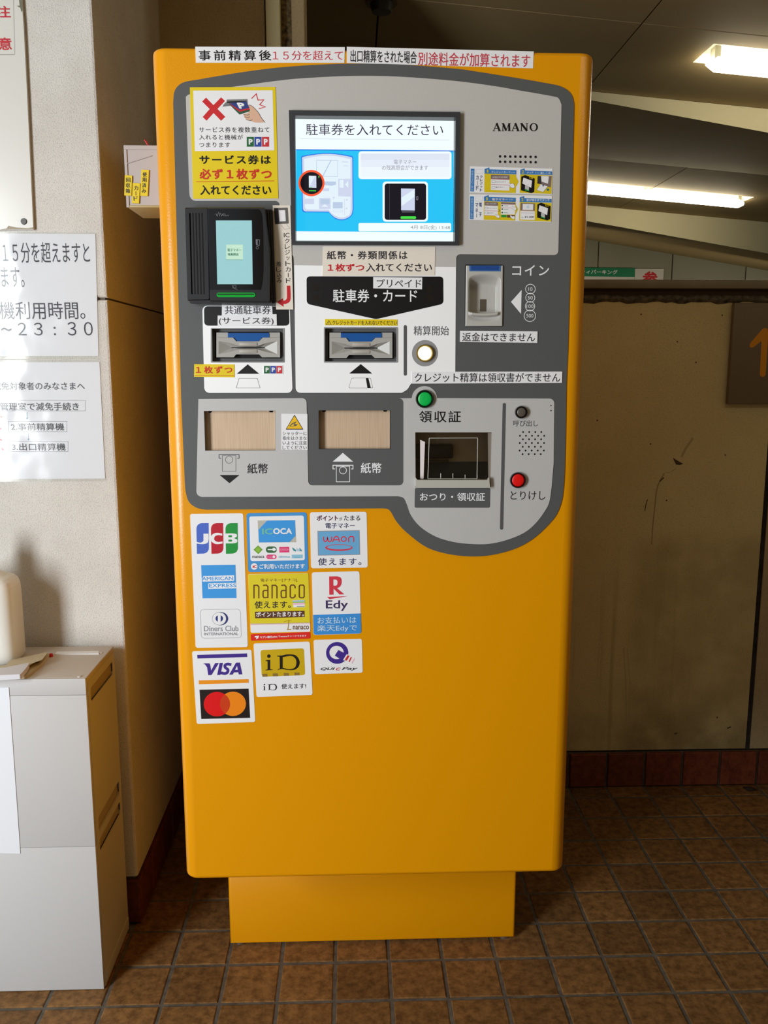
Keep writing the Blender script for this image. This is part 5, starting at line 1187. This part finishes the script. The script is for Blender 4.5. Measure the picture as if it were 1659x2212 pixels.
# ================================================================ notices on the pillar
LAM = mat('laminated_paper', (232, 232, 238), rough=.7, spec=.2)
YP = PY-.0012
FILM = FLAPM('laminate_film', 7, .8)
def notice(name, pts, f, label, cat, m=LAM, Yf=YP, th=.001, sub=None):
    q = xz(M_(f, pts), Yf); lo = min(z for _, z in q)
    t = thing(name, (np.mean([a for a, _ in q]), Yf, lo), label, cat); MB().prism([q], Yf, PY-.0001, m).build('sheet', t); return t
def film_part(t, pts):
    q = xz(M_(cP, pts), YP-.0007); MB().prism([q], YP-.0007, YP-.0009, FILM).build('laminate_film', t, 'clear laminate film')
NI = mat('notice_ink', (84, 84, 92), rough=.8, spec=.1)
t = notice('laminated_notice', [(-500, 90), (786, 96), (812, 1102), (-500, 1104)], cP, 'laminated notice with opening hours 23:30, upper of the two papers', 'notice')
p = Pr(YP, cP)
p.text('１５分を超えますと', 20, 165, 738, 336, NI, -.012); p.text('れます。', -90, 370, 198, 535, NI, -.012); p.done('lettering', t); p = Pr(YP, cP); p.text('機利用時間。', -6, 655, 700, 800, NI, -.01); p.text('~', 10, 868, 96, 900, NI, -.01)
p.done('lettering', t); p = Pr(YP, cP); p.text('２３', 146, 828, 350, 934, NI, -.008); p.text(':', 442, 862, 460, 932, NI); p.text('３０', 556, 822, 764, 934, NI, -.008); p.done('printing', t)
film_part(t, [(-500, 78), (800, 86), (830, 1130), (-500, 1128)])
t = notice('laminated_notice', [(-500, 1156), (820, 1152), (866, 2112), (-500, 2118)], cP, 'laminated notice with a three-step flow chart, lower of the two papers', 'notice')
p = Pr(YP, cP)
p.text('減免対象者のみなさまへ', -60, 1318, 698, 1382, INK, .008); p.text('管理室で減免手続き', 0, 1486, 650, 1552, INK, .012, l=3)
p.frame(-200, 1468, 704, 1556, 2, NI).frame(66, 1641, 552, 1727, 2, NI).frame(78, 1806, 562, 1892, 2, NI)
p.text('2.事前精算機', 90, 1656, 528, 1716, INK, .012); p.text('3.出口精算機', 98, 1822, 540, 1882, INK, .012)
AR = mat('arrow_blue', (110, 140, 170), rough=.5)
for x, y in ((223, 1565), (235, 1738)): p.line([(x, y), (x, y+50)], 5, AR).poly([(x-10, y+46), (x+10, y+46), (x, y+64)], AR)
for x, y in ((5, 1590), (2, 1690), (4, 1780), (20, 1860)): p.line([(x-8, y), (x+4, y+14)], 5, RD).poly([(x-6, y+12), (x+12, y+8), (x+8, y+24)], RD)
p.done('printing', t)
film_part(t, [(-500, 1134), (834, 1134), (876, 2134), (-500, 2142)])
BRD = mat('enamel_board', (214, 214, 208), rough=.3, coat=.2)
t = thing('notice_board', (-.65, PY-.004, ony(60, 495, PY)[2]), 'white enamel board with red characters screwed to the pillar above the notices', 'sign')
q = xz(M_(cN, [(-500, -400), (205, -400), (193, 0), (212, 250), (245, 900), (298, 2056), (-500, 2060)]), PY-.008)
MB().prism([q], PY-.008, PY-.0005, BRD).build('board', t)
p = Pr(PY-.008, cN); RB = mat('board_red', (190, 30, 45), rough=.5)
p.text('注', -40, 52, 94, 158, RB, .02); p.done('red_character', t); p = Pr(PY-.008, cN); p.text('意', -14, 335, 104, 448, RB, .025); p.done('red_character', t); p = Pr(PY-.008, cN)
for k in range(60):
    y = -20+k*8.4; x = 120+k*.2; p.line([(x-3, y), (x+4, y+5)], 2.5, NI)
for k in range(18): p.line([(130-k*8, 486), (125-k*8, 492)], 2.5, NI)
p.poly([(60, 2046), (75, 2022), (110, 2030), (150, 2038), (250, 2044), (297, 2036), (298, 2054), (0, 2056)], mat('board_stain', (168, 158, 138), rough=.7), 1)
p.poly([(170, 0), (193, 0), (200, 90), (190, 110), (182, 70), (165, 62), (150, 52), (176, 50)], mat('board_chip', (110, 112, 92), rough=.8), 1)
p.done('printing', t)
c = ony(*cN(214, 1984), PY-.008); MB().cyl((c[0], c[2]), .0052, PY-.0105, PY-.008, mat('dark_screw', (60, 58, 56), rough=.35, metal=.7), r1=.006, n=16).build('screw', t)

# ================================================================ cabinet at the left
CAB = mat('cream_plastic', (206, 206, 206), rough=.45, spec=.4); CABT = mat('cream_plastic_top', (206, 200, 192), rough=.4, spec=.4)
CX, CY, CZ = -.519, .152, .6265
CBK = .334
ct = thing('storage_cabinet', (-.82, .24, 0), 'cream plastic storage cabinet with recessed side grips in front of the pillar', 'cabinet')
zs = [ony(100, y, CY)[2] for y in (1502, 1830)]
MB().bevbox(-1.12, CX-.006, CY+.006, CBK, .002, CZ-.004, CAB, .002).build('carcass', ct)
MB().bevbox(-1.12, CX-.001, CY-.001, CY+.008, .001, zs[1]-.0003, CAB, .0007).build('drawer_front', ct)
MB().bevbox(-1.12, CX-.001, CY-.001, CY+.008, zs[1]+.0003, zs[0]-.0003, CAB, .0007).build('drawer_front', ct)
MB().bevbox(-1.12, CX-.001, CY-.001, CY+.008, zs[0]+.0003, CZ, CAB, .0007).build('top_rail', ct)
MB().bevbox(-1.12, CX, CY+.004, CBK+.001, CZ-.012, CZ+.0005, CABT, .002).build('cabinet_top', ct)
# right flank with three grip recesses
def fx(pts): return [tuple(onx(*cK6(x, y), CX)[[1, 2]]) for x, y in pts]
cK6 = crop(150, 1380, 200/567)
zq = lambda x, y: onx(*cK6(x, y), CX)
def grip(zlo, zhi, y0=CY+.022, y1=CBK-.012): return rnd([(y0, zhi), (y1, zhi), (y1, zlo), (y0, zlo)], .006)
g1 = (zq(112, 415)[2], zq(112, 322)[2]); g2 = (zq(165, 1215)[2], zq(162, 1118)[2]); g3 = (zq(175, 1330)[2], zq(172, 1252)[2])
sd = MB().prism([[(CY+.007, .001), (CBK, .001), (CBK, CZ-.011), (CY+.007, CZ-.011)]]+[grip(*g) for g in (g1, g2, g3)], CX, CX-.004, CAB, axis='x').build('side_panel', ct)
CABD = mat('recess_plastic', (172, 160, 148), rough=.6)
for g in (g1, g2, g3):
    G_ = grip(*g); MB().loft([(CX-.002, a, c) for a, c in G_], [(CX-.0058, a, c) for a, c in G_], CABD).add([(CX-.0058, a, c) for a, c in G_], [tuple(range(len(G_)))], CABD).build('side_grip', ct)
# foot rail and screw heads on the top
MB().box(CX-.0005, CX+.002, CY+.012, CBK-.004, .012, .030, CAB).build('foot_rail', ct)
for x, y in ((890, 425), (1130, 160), (572, 1410)):
    if x == 572: continue
    q = onz(*cK(x, y), CZ+.0005); MB().cyl((q[0], q[1]), .004, CZ+.0004, CZ+.0022, CABT, r1=.003, n=12, axis='z').build('screw_cap', ct)
q = [onz(*cK(x, y), CZ+.001) for x, y in ((640, 150), (1105, 144), (1108, 172), (640, 176))]
q0 = [(min(p_[0] for p_ in q), q[0][1]), (q[1][0], q[1][1]), (q[2][0], q[2][1]), (min(p_[0] for p_ in q), q[3][1])]
MB().prism([q0], CZ+.0025, CZ+.0003, WHITE, axis='z').build('label_rail', ct, 'white strip along the back of the top')
# paper taped to the cabinet front
pp = xz([(-160, 1482), (19, 1485), (44, 1844), (-160, 1838)], CY-.002)
MB().prism([pp], CY-.0022, CY-.0012, mat('plain_paper', (232, 236, 242), rough=.6)).build('paper_sheet', label='blank white paper taped on the cabinet front', cat='paper')

# jug on the cabinet
JUG = mat('milky_jug_plastic', (232, 233, 226), rough=.35); JB = JUG.node_tree.nodes['Principled BSDF']; JB.inputs['Subsurface Weight'].default_value = .6; JB.inputs['Subsurface Radius'].default_value = (.05, .05, .045); JB.inputs['Subsurface Scale'].default_value = 1.0
bq = onz(20, 1438, CZ+.001); jy = bq[1]+.0
jr = ony(37, 1360, jy+.03)[0]; zt_ = ony(10, 1246, jy+.03)[2]; hw = .058; jc = jr-hw; hd = .042; yc = jy+hd
jg = thing('plastic_jug', (jc, yc, CZ+.0005), 'milky white plastic jug standing on the cabinet, cut by the frame', 'jug')
b = MB(); rings = []; n = 32
def se(cx, cy, rx, ry, z, e=4.5):
    o = []
    for i in range(n):
        t_ = 2*math.pi*i/n; c_, s_ = math.cos(t_), math.sin(t_)
        o.append((cx+rx*math.copysign(abs(c_)**(2/e), c_), cy+ry*math.copysign(abs(s_)**(2/e), s_), z))
    return o
hgt = zt_-CZ
for u, k in ((0, .93), (.02, .985), (.06, 1), (.5, 1.0), (.80, 1), (.88, .985), (.94, .93), (.98, .82), (1.0, .68), (1.06, .42), (1.10, .30)): rings.append(se(jc, yc, hw*k, hd*k, CZ+.0006+hgt*u, 4.5 if k > .6 else 2.5))
for a, c in zip(rings, rings[1:]): b.loft(a, c, JUG, True)
b.add(rings[0], [tuple(range(n))], JUG); b.add(rings[-1], [tuple(range(n))], JUG); b.build('jug_body', jg)
MB().cyl((jc, yc), .019, CZ+hgt*1.10, CZ+hgt*1.10+.042, mat('white_cap', (225, 225, 225), rough=.4), r1=.016, axis='z').build('jug_cap', jg)

# folded cloth bundle and small red cap
CLO = mat('beige_cloth', (200, 188, 158), rough=.9, bump=(120, .4)); CLW = mat('white_sheet_fold', (222, 222, 228), rough=.7)
ft = thing('folded_cloth', (-.7, .22, CZ+.0005), 'beige folded cloth with a white edge lying on the cabinet beside the jug', 'cloth')
def zpoly(pts, z): return [tuple(onz(*cK(x, y), z)[:2]) for x, y in pts]
lowp = zpoly(rnd([(-300, 330), (60, 320), (370, 272), (515, 160), (560, 165), (480, 262), (400, 330), (330, 395), (270, 418), (-300, 445)], 8, 3), CZ+.006)
hip = zpoly(rnd([(-300, 325), (60, 300), (120, 240), (515, 150), (528, 168), (470, 245), (380, 268), (320, 300), (240, 380), (-300, 412)], 8, 3), CZ+.014)
b = MB().prism([lowp], CZ+.006, CZ+.0006, CLO, axis='z'); b.build('lower_fold', ft)
hb = zpoly(rnd([(-300, 325), (60, 300), (200, 240), (515, 150), (528, 168), (470, 245), (380, 268), (320, 300), (240, 395), (-300, 428)], 8, 3), CZ+.006)
b = MB()
tris = tessellate_polygon([[Vector((a, c, 0)) for a, c in hip]]); b.add([(a, c, CZ+.014+.0025*math.sin(a*70)) for a, c in hip], tris, CLO, True)
b.loft([(a, c, CZ+.014+.0025*math.sin(a*70)) for a, c in hip], [(a, c, CZ+.006) for a, c in hb], CLO, True); b.build('upper_fold', ft)
wq = zpoly(rnd([(-300, 345), (60, 322), (330, 268), (300, 320), (232, 398), (-300, 425)], 14, 3), CZ+.0168); MB().prism([wq], CZ+.0172, CZ+.0080, CLW, axis='z').build('white_edge', ft)
q = onz(*cK(570, 184), CZ+.003); MB().cyl((q[0], q[1]), .0045, CZ+.0006, CZ+.006, RD, r1=.0035, n=14, axis='z').build('push_pin', label='tiny red push pin lying behind the cloth on the cabinet', cat='pin')

# small dark scrap on the floor near the low wall
q0 = onz(1604, 1700); q1 = onz(1638, 1708); qa = onz(1615, 1709); qb = onz(1620, 1700)
b = MB(); P4 = [q0, qa, q1, qb]; b.add([(p_[0], p_[1], .0012) for p_ in P4]+[((q0[0]+q1[0])/2, (q0[1]+q1[1])/2, .007)], [(0, 1, 4), (1, 2, 4), (2, 3, 4), (3, 0, 4), (3, 2, 1, 0)], mat('dry_dark_leaf', (40, 28, 22), rough=.9), True)
b.build('dry_leaf', label='small dark dry leaf on the tiles near the low wall', cat='leaf')
